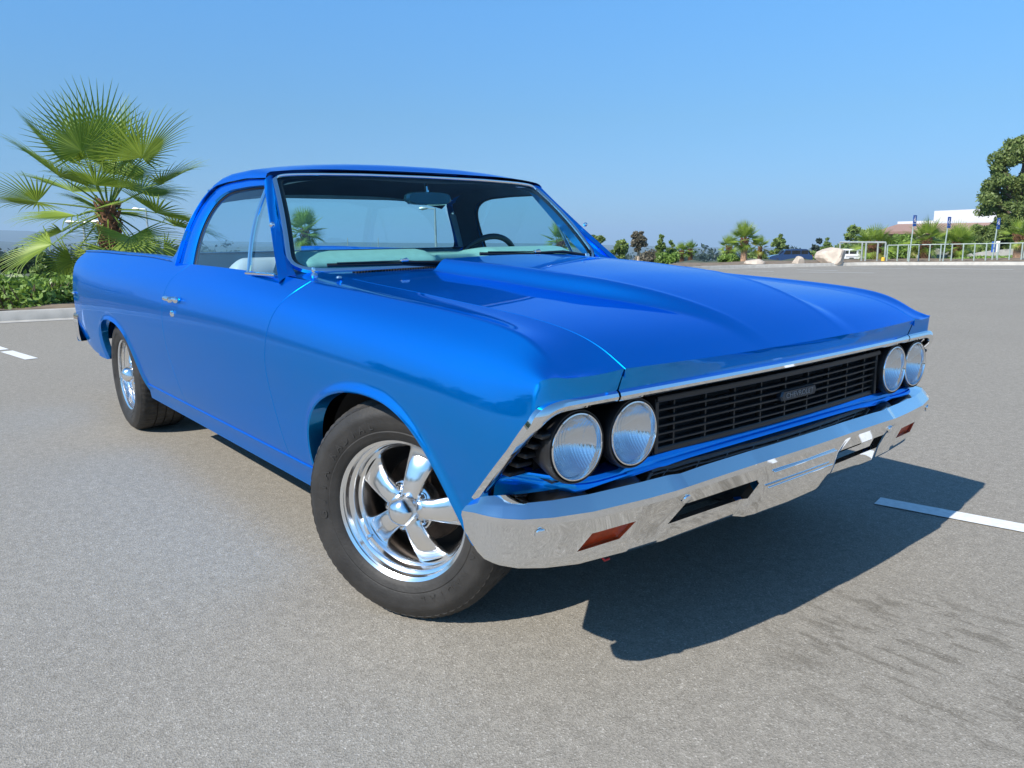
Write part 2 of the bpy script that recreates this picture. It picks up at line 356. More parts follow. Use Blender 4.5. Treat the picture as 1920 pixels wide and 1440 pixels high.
def make_side(side):
    # ---- front fender
    bot = np.vstack([[(-.600+g2, .262)], [(-.50, .262)], [(-.42, .262)], resample(smoothpl(ARCF, 60, 3), 60)[1:], [(.49, .354)], [(.545, .366)]])
    botr = resample(bot, 150)
    Bt = xt(botr)
    L = sidecurve(gapF, np.linspace(Bt[0][1], 7, NV), -.6, g2); L[0] = Bt[0]
    Rr = []
    for t_ in np.linspace(Bt[-1][1], 7, NV):
        x = .6
        for _ in range(14):
            w_, z = S(x, t_)
            if t_ >= 6.0 or z > .755: xn = float(xlipf(w_))
            elif z > .70: xn = .675
            else: xn = np.interp(z, [.36, .46, .50, .60, .70], [.545, .530, .524, .607, .675])
            x = lerp(x, xn, .6)
        Rr.append((x, t_))
    Rr = np.array(Rr); Rr[0] = Bt[-1]
    # top edge along the crest, from L[-1] to Rr[-1], parametrised like the bottom
    ub = np.linspace(0, 1, 150)
    xtop = lerp(L[-1][0], Rr[-1][0], ub**1.0)
    Tp = np.stack([xtop, np.full(150, 7.)], 1)
    # match right side parameters to rows in arc length
    G = coons(Bt, Tp, L, Rr)
    P = surf(G, side, lip=botr[20:])
    mb = MB(); mb.grid(P); flange(mb, P, side, 'l', .006)
    # wheel arch return
    line = P[:, 0]; inn = line.copy(); inn[:, 1] -= side*.05
    rol = line.copy(); rol[:, 1] -= side*.004
    cen = np.array([.02, 0, .30]); dirn = line-cen; dirn[:, 1] = 0; dirn /= np.linalg.norm(dirn, axis=1)[:, None]
    mb.grid([line, rol+dirn*(-.004), inn+dirn*(-.002)])
    line = P[-1]; l2 = line.copy(); l2[:, 1] -= side*.03; l2[:, 0] -= .01; kz_ = int(np.argmin(np.abs(line[:, 2]-.704))); mb.grid([line[:kz_], l2[:kz_]])
    # top flat from crest to hood gap (t 7..8), then flange
    nt_ = 150; us = np.linspace(0, 1, nt_)
    top = np.zeros((nt_, 12, 3))
    for i, u in enumerate(us):
        for j, q in enumerate(np.linspace(0, 1, 12)):
            xr = .7
            for _ in range(6): xr = float(xlipf(abs(S(xr, 7+q*.996)[0])))
            xl = lerp(L[-1][0], -.80, min(1, q*3))
            x = lerp(xl, xr, u); w_, z = S(x, 7+q*.9965)
            top[i, j] = (x, side*w_, z)
    top[:, 0] = P[:, -1]
    mb.grid(top); flange(mb, top, side, 't', .02)
    # header face under the lip, sharing the panel's own front edges
    side_edge = P[-1]; kt = int(np.argmin(np.abs(side_edge[:, 2]-.757)+(np.abs(side_edge[:, 1])<.835)*9)); kb = int(np.argmin(np.abs(side_edge[:, 2]-.704)))
    tops = np.vstack([top[-1, ::-1], side_edge[kt:-1][::-1]]); rt = side_edge[kb:kt+1][::-1]; nr_ = len(rt)
    lf = np.array([lerp(np.array(tops[0]), np.array([float(_hb(GY)), side*(GY+.003), .722]), q**.85) for q in np.linspace(0, 1, nr_)])
    bt = resample(np.array([(float(_hb(y)), side*y, .721) for y in np.linspace(GY+.003, .80, 10)]+[(.693, side*.828, .718), (.684, side*.848, .712), tuple(rt[-1])]), len(tops))
    bt[0] = lf[-1]
    mb.grid(coons3(bt, tops, lf[::-1], rt[::-1])[::-1])
    f = mb.build('front_fender', PAINT, truck, ang=30, merge=.0009)
    me = f.data; co = np.array([v.co[:] for v in me.vertices]); near = np.array([np.min(np.linalg.norm(rt-c, axis=1)) < .004 if c[0] > .6 else False for c in co])
    cl_ = top[:, 0]; crest = np.array([np.min(np.linalg.norm(cl_-c, axis=1)) < .003 and c[0] > -.45 for c in co])
    for e in me.edges:
        a_, b_ = e.vertices
        if near[a_] and near[b_]: e.use_edge_sharp = False
        elif crest[a_] and crest[b_]: e.use_edge_sharp = False
    # ---- door
    ts = np.linspace(0, 1, NV)
    zb = .268
    Lr = sidecurve(gapR, np.linspace(tz(-1.74, zb), 7, NV), -1.74, g2)
    Lf = sidecurve(gapF, np.linspace(tz(-.6, zb), 7, NV), -.6, -g2)
    xb = np.linspace(Lr[0][0], Lf[0][0], 60); Bd = np.array([(x, tz(x, zb)) for x in xb]); Bd[0] = Lr[0]; Bd[-1] = Lf[0]
    Td = np.array([(x, 7.) for x in np.linspace(Lr[-1][0], Lf[-1][0], 60)])
    P = surf(coons(Bd, Td, Lr, Lf), side)
    mb = MB(); mb.grid(P); flange(mb, P, side, 'lrbt', .006)
    door = mb.build('door', PAINT, truck, ang=30)
    # ---- bed side / quarter panel
    XE = -4.06
    arc = resample(smoothpl(ARCR, 60, 3), 60)
    bot = resample(np.vstack([[(XE, .385)], [(-3.7, .372)], [(-3.4, .368)], arc, [(-2.2, .262)], [(-1.74-g2, .262)]]), 150)
    Bt = xt(bot)
    Rr = sidecurve(gapR, np.linspace(Bt[-1][1], 7, NV), -1.74, -g2); Rr[0] = Bt[-1]
    endc = pchip([0, 2, 4, 5, 6, 7], [-3.98, -4.03, -4.06, -4.05, -4.02, -3.97])
    L = np.array([(float(endc(t_)), t_) for t_ in np.linspace(Bt[0][1], 7, NV)]); L[0] = Bt[0]
    Tp = np.stack([np.linspace(L[-1][0], Rr[-1][0], 150), np.full(150, 7.)], 1)
    P = surf(coons(Bt, Tp, L, Rr), side, lip=bot[30:125])
    mb = MB(); mb.grid(P); flange(mb, P, side, 'r', .006); flange(mb, P, side, 'l', .06, .008)
    line = P[:, 0]; inn = line.copy(); inn[:, 1] -= side*.05; mb.grid([line, inn])
    q = mb.build('bed_side', PAINT, truck, ang=30)
    # bed rail cap: rounded blue rail, black pinstripe gasket, inner wall
    mb = MB(); rows = []
    for x in np.linspace(-3.97, -1.93, 60):
        w_, z = S(x, 7)
        rows.append([(x, side*(w_+dw), z+dz) for dw, dz in ((.002, .001), (.003, .006), (-.002, .011), (-.03, .013), (-.055, .011), (-.06, .004), (-.06, -.02))])
    mb.grid(rows); mb.build('bed_rail', PAINT, truck, ang=50)
    mb = MB(); mb.grid([[(x, side*.735, S(x, 7)[1]-.0), (x, side*.72, .55)] for x in np.linspace(-3.97, -1.93, 8)])
    mb.build('bed_wall', BEDL, truck)
    # lower crease moulding along the sill
    mb = MB(); rows = []
    for x in np.linspace(-2.42, -.42, 60):
        w_, z = S(x, 1)
        rows.append([(x, side*(w_-.012), z-.075), (x, side*(w_-.004), z-.016), (x, side*(w_+.004), z-.006), (x, side*(w_+.0045), z), (x, side*(w_+.0005), z+.004)])
    mb.grid(rows); mb.build('sill_panel', PAINT, truck, ang=35)
    # added shell behind gaps, its black standing in for the shade in the seams
    mb = MB(); mb.grid([[(x, side*(S(x, t_)[0]-.016), S(x, t_)[1]-(.014 if t_ > 6 else 0)) for t_ in np.linspace(1, 7, 14)] for x in np.linspace(-2.38, -.44, 30)])
    mb.build('gap_shade_shell', DARK, truck)
    # ---- door furniture
    hx, hz = -1.63, .812; hw = width_at(hx, hz)
    mb = MB()
    mb.tube([(hx-.085+k*.17/8, side*(hw+.028-.016*abs(k/4-1)**2.5), hz+.004) for k in range(9)], [.006, .009, .0105, .011, .011, .011, .0105, .009, .006], 10)
    mb.ellipsoid((hx-.075, side*(hw+.008), hz), (.018, .014, .013)); mb.ellipsoid((hx+.07, side*(hw+.008), hz), (.02, .016, .014))
    h = mb.build('door_handle', CHROME, door)
    mb = MB(); mb.lathe([(.0, .026), (.011, .025), (.013, .018), (.013, 0)], (hx+.055, side*(hw+.012), hz+.002), (0, side, 0), 16); mb.build('push_button', CHROME, door)
    mb = MB(); kz = .752; kw = width_at(hx, kz)
    mb.lathe([(.0, .010), (.008, .010), (.013, .008), (.015, 0)], (hx-.0, side*kw, kz), (0, side, 0), 20); mb.build('key_lock', CHROME, door)
    return f, door, q

sides = {s: make_side(s) for s in (-1, 1)}

# ---- cab ring
def cabw(z): return .81-(z-.95)*.4265+.012*math.sin(max(0, min(1, (z-.95)/.3))*math.pi)
OPEN = smoothpl([(-.679, .930), (-.80, 1.029), (-.93, 1.136), (-1.02, 1.211), (-1.055, 1.240), (-1.075, 1.248), (-1.264, 1.252), (-1.44, 1.250), (-1.52, 1.240), (-1.585, 1.215), (-1.63, 1.175), (-1.650, 1.12), (-1.656, 1.05), (-1.654, .99), (-1.645, .948)], 90, 4)
DRIP = smoothpl([(-.61, .925), (-.76, 1.045), (-.90, 1.155), (-1.0, 1.235), (-1.04, 1.268), (-1.075, 1.277), (-1.27, 1.290), (-1.486, 1.290), (-1.62, 1.284), (-1.70, 1.262), (-1.75, 1.225), (-1.783, 1.17), (-1.803, 1.104), (-1.815, 1.03), (-1.825, .945)], 90, 4)
ROOFO = smoothpl([(-1.072, 1.300), (-1.27, 1.322), (-1.50, 1.322), (-1.62, 1.312), (-1.715, 1.285), (-1.775, 1.238), (-1.808, 1.17), (-1.828, 1.10), (-1.845, 1.03), (-1.87, .995), (-1.96, .972)], 90, 3)
DRIP2 = smoothpl([(-1.060, 1.279), (-1.27, 1.292), (-1.486, 1.292), (-1.62, 1.286), (-1.70, 1.265), (-1.75, 1.228), (-1.783, 1.17), (-1.803, 1.104), (-1.815, 1.03), (-1.82, .99), (-1.826, .95)], 90, 3)
def cabpt(x, z, side, inset=0): return (x, side*(cabw(z)-inset), z)
for side in (-1, 1):
    f, door, q = sides[side]
    # window frame of the door (recessed ring)
    mb = MB(); rows = []
    k0 = int(np.argmax(OPEN[:, 0] < -1.052))
    for i in range(k0, 90):
        a, b_ = OPEN[i], DRIP[i]
        m1 = lerp(a, b_, .12); m2 = lerp(a, b_, .5); m3 = lerp(a, b_, .93)
        rows.append([cabpt(a[0], a[1], side, .030), cabpt(a[0], a[1], side, .016), cabpt(*m1, side, .007), cabpt(*m2, side, .004), cabpt(*lerp(a, b_, .85), side, .006), cabpt(*m3, side, .016), cabpt(*m3, side, .045)])
    mb.grid(rows); mb.build('window_frame', PAINT, door, ang=35)
    mb = MB(); mb.grid([[cabpt(*OPEN[i], side, .036), cabpt(*lerp(OPEN[i], DRIP[i], .5), side, .045), cabpt(*lerp(OPEN[i], DRIP[i], 1.0), side, .050)] for i in range(k0, 90)])
    mb.build('frame_trim', HEADL, door)
    # rubber channel
    mb = MB(); mb.tube([cabpt(*lerp(OPEN[i], DRIP[i], -.07), side, .026) for i in range(k0, 90)], .0065, 6); mb.build('window_seal', SEAL, door)
    # A pillar
    mb = MB(); rows = []
    for u in np.linspace(-.07, 1.0, 30):
        oe = np.array([lerp(-.672, -1.062, u), lerp(.815, .684, u), lerp(.928, 1.250, u)])
        we = np.array([lerp(-.762, -1.077, u), lerp(.737, .641, u), lerp(.955, 1.290, u)])
        if u < .22:
            fl = (1-(u+.07)/.34)**2; oe[0] += .03*fl*0; we[0] += .05*fl; we[1] -= .0*fl
        n_ = np.array([.55, .80, .25]); n_ /= np.linalg.norm(n_)
        inn = oe+np.array([0, -.035, 0]); pts = [inn, oe+np.array([0, -.002, 0])]
        for v in (.12, .3, .5, .7, .88): pts.append(lerp(oe, we, v)+n_*.019*math.sin(math.pi*v)**.7)
        pts += [we, we+np.array([-.03, -.005, -.03])]
        rows.append([(p[0], side*p[1], p[2]) for p in pts])
    mb.grid(rows); mb.build('windshield_pillar', PAINT, truck, ang=40)
# ---- roof with sail pillars, one skin
def roofc(x): return float(roofcf(x))
roofcf = smoothed([-1.95, -1.86, -1.80, -1.72, -1.62, -1.5, -1.3, -1.15, -1.02], [1.20, 1.29, 1.322, 1.346, 1.362, 1.369, 1.366, 1.353, 1.316], .02)
mb = MB()
for side in (-1, 1):
    rows = []
    for i in range(90):
        d, o_ = DRIP2[i], ROOFO[i]
        wd, wo = cabw(d[1])+.002, cabw(o_[1])-.004
        if d[1] > 1.25: wo = cabw(d[1])-.017
        D = np.array([d[0], wd, d[1]]); O = np.array([o_[0], wo, o_[1]])
        lip = D+np.array([0, .005, -.003]); ins = D+np.array([0, -.03, 0.002])
        mid = lerp(D, O, .5)+np.array([0, .006 if o_[1] > 1.28 else .004, .003])
        # inward target
        if i < 52:
            hx_ = min(-1.02, -1.022+(o_[0]+1.072)*.0) if i == 0 else lerp(o_[0], o_[0]+.05*(1-i/51), 1)
            if i == 0: hx_ = -1.022
            pts = [ins, lip, D+np.array([0, .004, .003]), mid, O]
            for v in (.06, .14, .25, .4, .6, .8, 1):
                y = O[1]*(1-v); x = lerp(O[0], O[0]+.05*max(0, 1-i/10.), 1-(y/O[1])**2)
                zc_ = roofc(x); edge = O[2]
                z = edge+(zc_-edge)*(1-(y/O[1])**2.6)
                pts.append(np.array([x, y, z]))
        else:
            pts = [ins, lip, D+np.array([0, .004, .003]), mid, O]
            q = (i-52)/37.
            base = np.array([O[0]-.02, O[1], O[2]])
            for v in (.06, .14, .25, .4, .6, .8, 1):
                y = lerp(O[1], O[1]-.045, v); x = O[0]-.05*math.sin(v*math.pi/2)
                pts.append(np.array([x, y, O[2]]))
        rows.append([(p[0], side*p[1], p[2]) for p in pts])
    mb.grid(rows[:52]); mb.grid(rows[52:])
    mb.grid([rows[51], rows[52]])
# rear header across
mb.grid([[(-1.80, y, 1.322-.05*abs(y/.6)**3), (-1.87, y, 1.29-.04*abs(y/.6)**3), (-1.885, y, 1.255-.02*abs(y/.6)**3)] for y in np.linspace(-.6, .6, 20)])
roof = mb.build('roof', PAINT, truck, ang=42, merge=.0004)
# headliner
mb = MB(); mb.grid([[(x, y, roofc(x)-.028-.05*abs(y/.63)**3) for y in np.linspace(-.635, .635, 16)] for x in np.linspace(-1.05, -1.86, 14)])
mb.build('headliner', HEADL, truck)
# header bar inside above windshield
# ---- windshield
def wsb(y):   # bottom edge
    a = abs(y); return np.array([np.interp(a, [0, .3, .5, .62, .70, .735], [-.625, -.638, -.668, -.70, -.735, -.765]), y, np.interp(a, [0, .3, .5, .6, .66, .70, .725, .735], [.939, .939, .938, .937, .940, .946, .957, .967])])
def wst(y):
    a = abs(y); return np.array([np.interp(a, [0, .3, .5, .64], [-1.022, -1.03, -1.05, -1.079]), y, np.interp(a, [0, .3, .5, .60, .64], [1.298, 1.297, 1.293, 1.289, 1.283])])
P = []
for u in np.linspace(-1, 1, 41):
    b_, t_ = wsb(u*.735), wst(u*.641); P.append([lerp(b_, t_, v)+np.array([.012, 0, .012])*math.sin(v*math.pi) for v in np.linspace(0, 1, 14)])
P = np.array(P)
mb = MB(); mb.grid(P); ws = mb.build('windshield', WSGL, truck, ang=80)
def ring_path():
    b_ = [P[i][0] for i in range(0, 41)]; r = [P[40][j] for j in range(1, 13)]; tpp = [P[i][13] for i in range(40, -1, -1)]; l = [P[0][j] for j in range(12, 0, -1)]
    return b_, r, tpp, l
b_, r, tpp, l = ring_path()
loop = np.array(b_+r+tpp+l); loop = np.vstack([loop, loop[:1]])
lp = resample(loop, 260)[:-1]
for _ in range(5): lp = (np.roll(lp, 1, 0)+2*lp+np.roll(lp, -1, 0))/4
cen = lp.mean(0); rows = []
nrm_ = np.cross(wst(0)-wsb(0), [0, 1, 0]); nrm_ /= np.linalg.norm(nrm_); nrm_ *= np.sign(nrm_[0])
for i in range(len(lp)):
    t_ = lp[(i+1) % len(lp)]-lp[i-1]; t_ /= np.linalg.norm(t_); o_ = np.cross(t_, nrm_); o_ *= np.sign(o_ @ (lp[i]-cen)); o_ /= np.linalg.norm(o_)
    k_ = .55 if lp[i][2] > 1.27 else .85; rows.append([lp[i]-o_*.013*k_+nrm_*.001, lp[i]-o_*.011*k_+nrm_*.006, lp[i]-o_*.001+nrm_*.009, lp[i]+o_*.009*k_+nrm_*.006, lp[i]+o_*.012*k_-nrm_*.006])
mb = MB(); mb.grid(rows, closeu=True); mb.build('windshield_trim', CHROME, ws, ang=50)
mb = MB(); mb.grid([[lp[i]-(lp[i]-cen)/np.linalg.norm(lp[i]-cen)*d-nrm_*.004 for d in (0, .030)] for i in range(len(lp))], closeu=True); mb.build('windshield_seal', SEAL, ws)
# ---- side glass, vent window
for side in (-1, 1):
    door = sides[side][1]
    def gp_(x, z, ins=.022): return (x, side*(cabw(z)-ins), z)
    op = OPEN[0:90]
    dv = lambda v: (lerp(-.956, -1.054, v)-.012*math.sin(math.pi*v), lerp(.928, 1.238, v))
    # main glass: between divider and rear outline
    rear = resample(OPEN[50:], 24)[::-1]      # bottom -> top
    zs = np.linspace(.93, 1.25, 16)
    frontline = [dv(v) for v in np.linspace(0, 1, 16)]
    rl = [( -1.652 if z < 1.11 else np.interp(z, [1.11, 1.175, 1.215, 1.24, 1.25], [-1.652, -1.632, -1.588, -1.53, -1.45]), z) for z in zs]
    mb = MB(); mb.grid([[gp_(*lerp(np.array(frontline[j]), np.array(rl[j]), u)) for j in range(16)] for u in np.linspace(0, 1, 14)])
    mb.build('side_window', SGL, door, ang=80)
    mb = MB(); fl = [(lerp(-.682, -1.06, v), lerp(.93, 1.243, v)) for v in np.linspace(0, 1, 16)]
    mb.grid([[gp_(*lerp(np.array(fl[j]), np.array(frontline[j]), u), .018) for j in range(16)] for u in np.linspace(0, 1, 5)])
    vw = mb.build('vent_window', SGL, door, ang=80)
    mb = MB(); mb.tube([gp_(*dv(v), .010) for v in np.linspace(0, 1, 14)], .0075, 8)
    mb.build('vent_frame', CHROME, vw)
    mb = MB(); a = np.array(gp_(-.956, .934, -.001)); b2 = np.array(gp_(-.69, .934, -.001))
    mb.grid([[lerp(a, b2, u)+np.array([0, side*dy, dz]) for dy, dz in ((-.012, .005), (-.002, .005), (.003, .002), (.003, -.003), (0, -.006))] for u in np.linspace(0, 1, 8)])
    mb.build('vent_sill', CHROME, vw, ang=50)
    mb = MB(); mb.ellipsoid(gp_(-.84, 1.10, .004), (.012, .010, .010), 10, 8); mb.build('vent_latch', CHROME, vw)
# ------------------------------------------------------------------ hood, cowl
domeh = smoothed([-.50, -.1, .2, .38, .52, .62, .70, .75], [.037, .041, .041, .032, .018, .008, .002, 0], .04)
domeb = smoothed([-.50, 0, .25, .42, .55, .65, .75], [.318, .312, .296, .268, .235, .21, .20], .04)
def sst(t): t = np.clip(t, 0, 1); return t*t*t*(t*(t*6-15)+10)
def hood(u, y):
    xe = lerp(-.46, .725, u); xl = float(xlipf(abs(y)))
    x = lerp(-.46, xl, u); z = float(zgap(xe))+.018*(1-(y/GY)**2)*(1-u**3)
    b = float(domeb(xe)); h = float(domeh(xe)); a = abs(y)
    wd_ = lerp(.065, .085, u); z += h*(1-sst((a-b+.4*wd_)/wd_))*(1+.12*(1-(a/b)**2 if a < b else 0))
    z += .0022*math.exp(-((a-b+.03)/.008)**2)*min(1, h/.02)
    return x, y, z
nu, nv = 110, 150
yy = np.linspace(-GY+g2, GY-g2, nv)
P = np.array([[hood(u, y) for y in yy] for u in np.linspace(0, 1, nu)])
mb = MB(); mb.grid(P)
# lip face
rows = []
for q in np.linspace(0, 1, 6):
    row = []
    for j, y in enumerate(yy):
        xb = float(_hb(y)); p = P[-1, j]
        row.append((lerp(p[0], xb, q**.85), y, lerp(p[2], .7225, q)))
    rows.append(row)
mb.grid(rows)
for k, sg in ((0, -1), (-1, 1)):
    ln = P[:, k]; mb.grid([ln, ln+np.array([0, sg*.0012, -.0015]), ln+np.array([0, sg*.0012, -.02])])
    ln = np.array([r[k] for r in rows]); mb.grid([ln, ln+np.array([-.02, sg*.001, 0])])
ln = P[0]; mb.grid([ln, ln+np.array([-.002, 0, -.0015]), ln+np.array([-.001, 0, -.022])])
hoodo = mb.build('hood', PAINT, truck, ang=34, merge=.0004)
# dark duct inside the open rear of the bulge
mb = MB(); mb.grid([[(x, y, .905+.004) for y in np.linspace(-.33, .33, 4)] for x in (-.455, -.30)]); mb.grid([[(-.30, y, z) for y in (-.28, .28)] for z in (.90, .935)])
mb.build('bulge_duct', DARK, hoodo)
# cowl panel between hood and windshield
def cowlz(x, y): return np.interp(x, [-.80, -.62, -.56, -.50, -.47], [.945, .934, .931, .920, .912])+.010*(1-(y/GY)**2)
rows = []
for u in np.linspace(0, 1, 10):
    row = []
    for y in np.linspace(-.76, .76, 50):
        xb = wsb(min(abs(y), .735))[0]+.004
        x = lerp(-.4645, xb-.02, u); e = max(0, (abs(y)-.60)/.16)
        z = cowlz(x, min(abs(y), GY))+ (float(S(x, 7.3)[1])-.003-cowlz(x, min(abs(y), GY)))*sst(e)
        row.append((x, y, z))
    rows.append(row)
mb = MB(); mb.grid(rows); ln = np.array(rows[0]); mb.grid([ln, ln+np.array([.001, 0, -.02])])
cowl = mb.build('cowl_panel', PAINT, truck, ang=40)
for side in (-1, 1):
    for k in range(34):
        y = side*(.235+k*.0105); mb = MB(); mb.box((-.578, y, cowlz(-.578, y)+.002), (.030, .0052, .006)); 
        if k == 0: first = mb.build('vent_slot', DARK, cowl)
        else: mb.build('vent_slot', DARK, cowl)
# wipers
for side, piv, tip, kn in ((-1, (-.50, -.13), (-.585, -.675), .55), (1, (-.50, .43), (-.62, -.02), .5)):
    pz = .945; mb = MB()
    a = np.array([piv[0], piv[1], pz-.008]); t_ = np.array([tip[0], tip[1], .962]); kk = lerp(a, t_, .52)+np.array([.01, 0, .016])
    if side == 1: kk = lerp(a, t_, .5)+np.array([.012, 0, .022]); a[2] += .03; t_[2] += .022; kk[2] += .012
    mb.tube([a, lerp(a, kk, .5)+np.array([.006, 0, .010]), kk], [.007, .006, .004], 8)
    wp = mb.build('wiper', BLACK, truck)
    mb = MB(); dd = (t_-a)/np.linalg.norm(t_-a)
    mb.tube([kk-dd*.23+np.array([-.012, 0, -.012]), kk+np.array([-.010, 0, -.006]), t_+np.array([-.006, 0, 0])], .0075, 6)
    mb.tube([kk-dd*.20+np.array([-.006, 0, -.002]), kk+np.array([-.004, 0, .004]), t_-dd*.03+np.array([0, 0, .008])], .0028, 6); mb.build('wiper_blade', BLACK, wp)
    mb = MB(); mb.box(kk+np.array([0, 0, .006]), (.014, .030, .010)); mb.tube([kk+np.array([0, -.012, .004]), kk+np.array([0, .012, .010])], .006, 8); mb.build('wiper_clip', CHROME, wp, bevel=.003)
    mb = MB(); mb.lathe([(0, .024), (.008, .024), (.012, .018), (.013, 0)], a+np.array([0, 0, -.014]), (0, 0, 1), 16); mb.build('wiper_nut', CHROME, wp)
# aerial base
mb = MB(); ab = np.array([-.575, -.728, .905])
mb.lathe([(0, .055), (.004, .054), (.007, .048), (.007, .040), (.004, .037), (.007, .034), (.012, .028), (.012, .020), (.008, .016), (.013, .010), (.017, .004), (.018, 0)], ab, (0.05, -.12, 1), 20)
mb.build('aerial_base', CHROME, truck)
mb = MB(); mb.lathe([(0, .008), (.007, .006), (.010, 0)], (-.485, -.688, .924), (0, 0, 1), 14); mb.build('washer_nozzle', CHROME, truck)

# ------------------------------------------------------------------ front end
# chrome trim round the grille opening
def sweep(path, outs, prof, mbx, sc=None):
    """path pts; outs = unit 'away from opening' dirs; prof (a along out, b along normal to face)"""
    path = np.array(path, float); rows = []
    for i in range(len(path)):
        t_ = path[min(i+1, len(path)-1)]-path[max(i-1, 0)]; t_ /= np.linalg.norm(t_)
        o_ = np.array(outs[i], float); o_ -= t_*(o_ @ t_); o_ /= np.linalg.norm(o_)
        n_ = np.cross(t_, o_); 
        if n_[0] < 0: n_ = -n_
        k_ = 1 if sc is None else sc[i]; rows.append([path[i]+o_*a*k_+n_*b_ for a, b_ in prof])
    mbx.grid(rows)
prof = [(.0125, -.012), (.0125, .001), (.008, .006), (.001, .0085), (-.006, .006), (-.0105, .001), (-.0105, -.014)]
mb = MB(); ys = np.linspace(-GY+.003, GY-.003, 40)
sweep([(float(_hb(y)), y, .7105) for y in ys], [(0, 0, 1)]*40, prof, mb)
mb.build('hood_trim', CHROME, hoodo, ang=28)
for side in (-1, 1):
    pth = []; outs = []
    for y in np.linspace(GY+.003, .795, 10): pth.append((float(_hb(y)), side*y, .7105)); outs.append((0, 0, 1))
    for a in np.linspace(.15, 1, 9):
        q = a*R_(90); yy_ = .795+.067*math.sin(q)*.95; zz = .7105-.030*(1-math.cos(q)); 
        pth.append((.700-.012*a*a, side*yy_, zz)); outs.append((0, side*math.sin(q)*1.0, math.cos(q)+.25))
    e0 = np.array(pth[-1]); e1 = np.array([.510, side*.874, .492])
    for a in np.linspace(.08, 1, 18):
        p = lerp(e0, e1, a); p[1] += side*.004*math.sin(a*math.pi)
        pth.append(tuple(p)); outs.append((.75*min(1, a*3), side*1.0, .35*(1-a)))
    mb = MB(); sweep(pth, outs, prof, mb, [1+.45*sst((i-8)/10.) for i in range(len(pth))])
    tr = mb.build('headlight_trim', CHROME, truck, ang=28)
# black surround behind everything
mb = MB()
bp_ = [(.66, .70), (.655, .60), (.60, .54)]
mb.grid([[(x, y, z) for y in np.linspace(-.80, .80, 20)] for x, z in ((.70, .705), (.66, .700), (.60, .69), (.60, .545), (.66, .540))])
for s in (-1, 1): mb.grid([[(x1, s*.80, z), (x2, s*.858, z)] for x1, x2, z in ((.60, .672, .70), (.58, .600, .60), (.55, .525, .51), (.52, .50, .47))])
mb.build('grille_surround', BLACK, truck)
# grille
gr = None
mb = MB(); zt, zb, yw = .684, .552, .512
gx = lambda y, z: .688+.018*(1-(y/.55)**2)-(.684-z)*.12
def hbar(z, hgt, dep, xoff=0, yw_=yw):
    m_ = MB(); pr_ = [(-dep, hgt/2), (-.001, hgt/2), (.001, hgt*.3), (.001, -hgt*.3), (-.001, -hgt/2), (-dep, -hgt/2)]
    m_.grid([[(gx(y, z)+xoff+a, y, z+b_) for a, b_ in pr_] for y in np.linspace(-yw_, yw_, 15)], closev=True); return m_
gr = hbar(zt-.004, .013, .03, .003).build('grille', GRILLEM, truck, ang=30)
hbar(zb+.005, .015, .03, .004).build('grille_bar', GRILLEM, gr, ang=30)
for k in range(5): hbar(zt-.030-k*.0195, .0058, .020).build('grille_bar', GRILLEM, gr, ang=30)
for k in range(9):
    y = -.44+k*.11; m_ = MB(); m_.box((gx(y, .62)-.012, y, .618), (.014, .005, .118)); m_.build('grille_upright', GRILLEM, gr)
for s in (-1, 1):
    m_ = MB(); m_.box((gx(.51, .62)-.008, s*.506, .618), (.026, .012, .130)); m_.build('grille_end', GRILLEM, gr, bevel=.002)
m_ = MB(); m_.box((gx(0, .62)-.034, 0, .615), (.002, 1.0, .15)); m_.build('grille_backing', DARK, gr)
# emblem
bx0 = gx(0, .625)+.006; m_ = MB(); n = 24
sh = [(-.088, 0), (-.080, .0125), (.080, .0125), (.088, 0), (.080, -.0125), (-.080, -.0125)]
m_.grid([[(bx0+d, .045+a*s_, .622+b_*s_) for a, b_ in sh] for d, s_ in ((-.012, 1), (0, 1), (.003, .93))], closev=True)
m_.add([(bx0+.003, .045+a*.93, .622+b_*.93) for a, b_ in sh], [tuple(range(6))])
bad = m_.build('badge', BADGE, gr, smooth=False)
def text(body, size, loc, rot, mat, parent, name, ext=.0006, align='CENTER', sx=1):
    cu = bpy.data.curves.new(name, 'FONT'); cu.body = body; cu.size = size; cu.extrude = ext; cu.align_x = align; cu.align_y = 'CENTER'
    o = bpy.data.objects.new(name, cu); col.objects.link(o)
    dg = bpy.context.evaluated_depsgraph_get(); me = bpy.data.meshes.new_from_object(o.evaluated_get(dg)); bpy.data.objects.remove(o)
    me.materials.clear(); me.materials.append(mat); me.name = name
    o = bpy.data.objects.new(name, me); col.objects.link(o); o.parent = parent
    o.matrix_world = Matrix.Translation(loc) @ rot @ Matrix.Diagonal((sx, 1, 1, 1)); return o
rotf = Matrix(((0, 0, 1, 0), (1, 0, 0, 0), (0, 1, 0, 0), (0, 0, 0, 1)))
text('CHEVROLET', .019, (bx0+.0036, .045, .622), rotf, pr('badge_letter', (.22, .25, .28), .4, .5), bad, 'badge_lettering', sx=1.25)
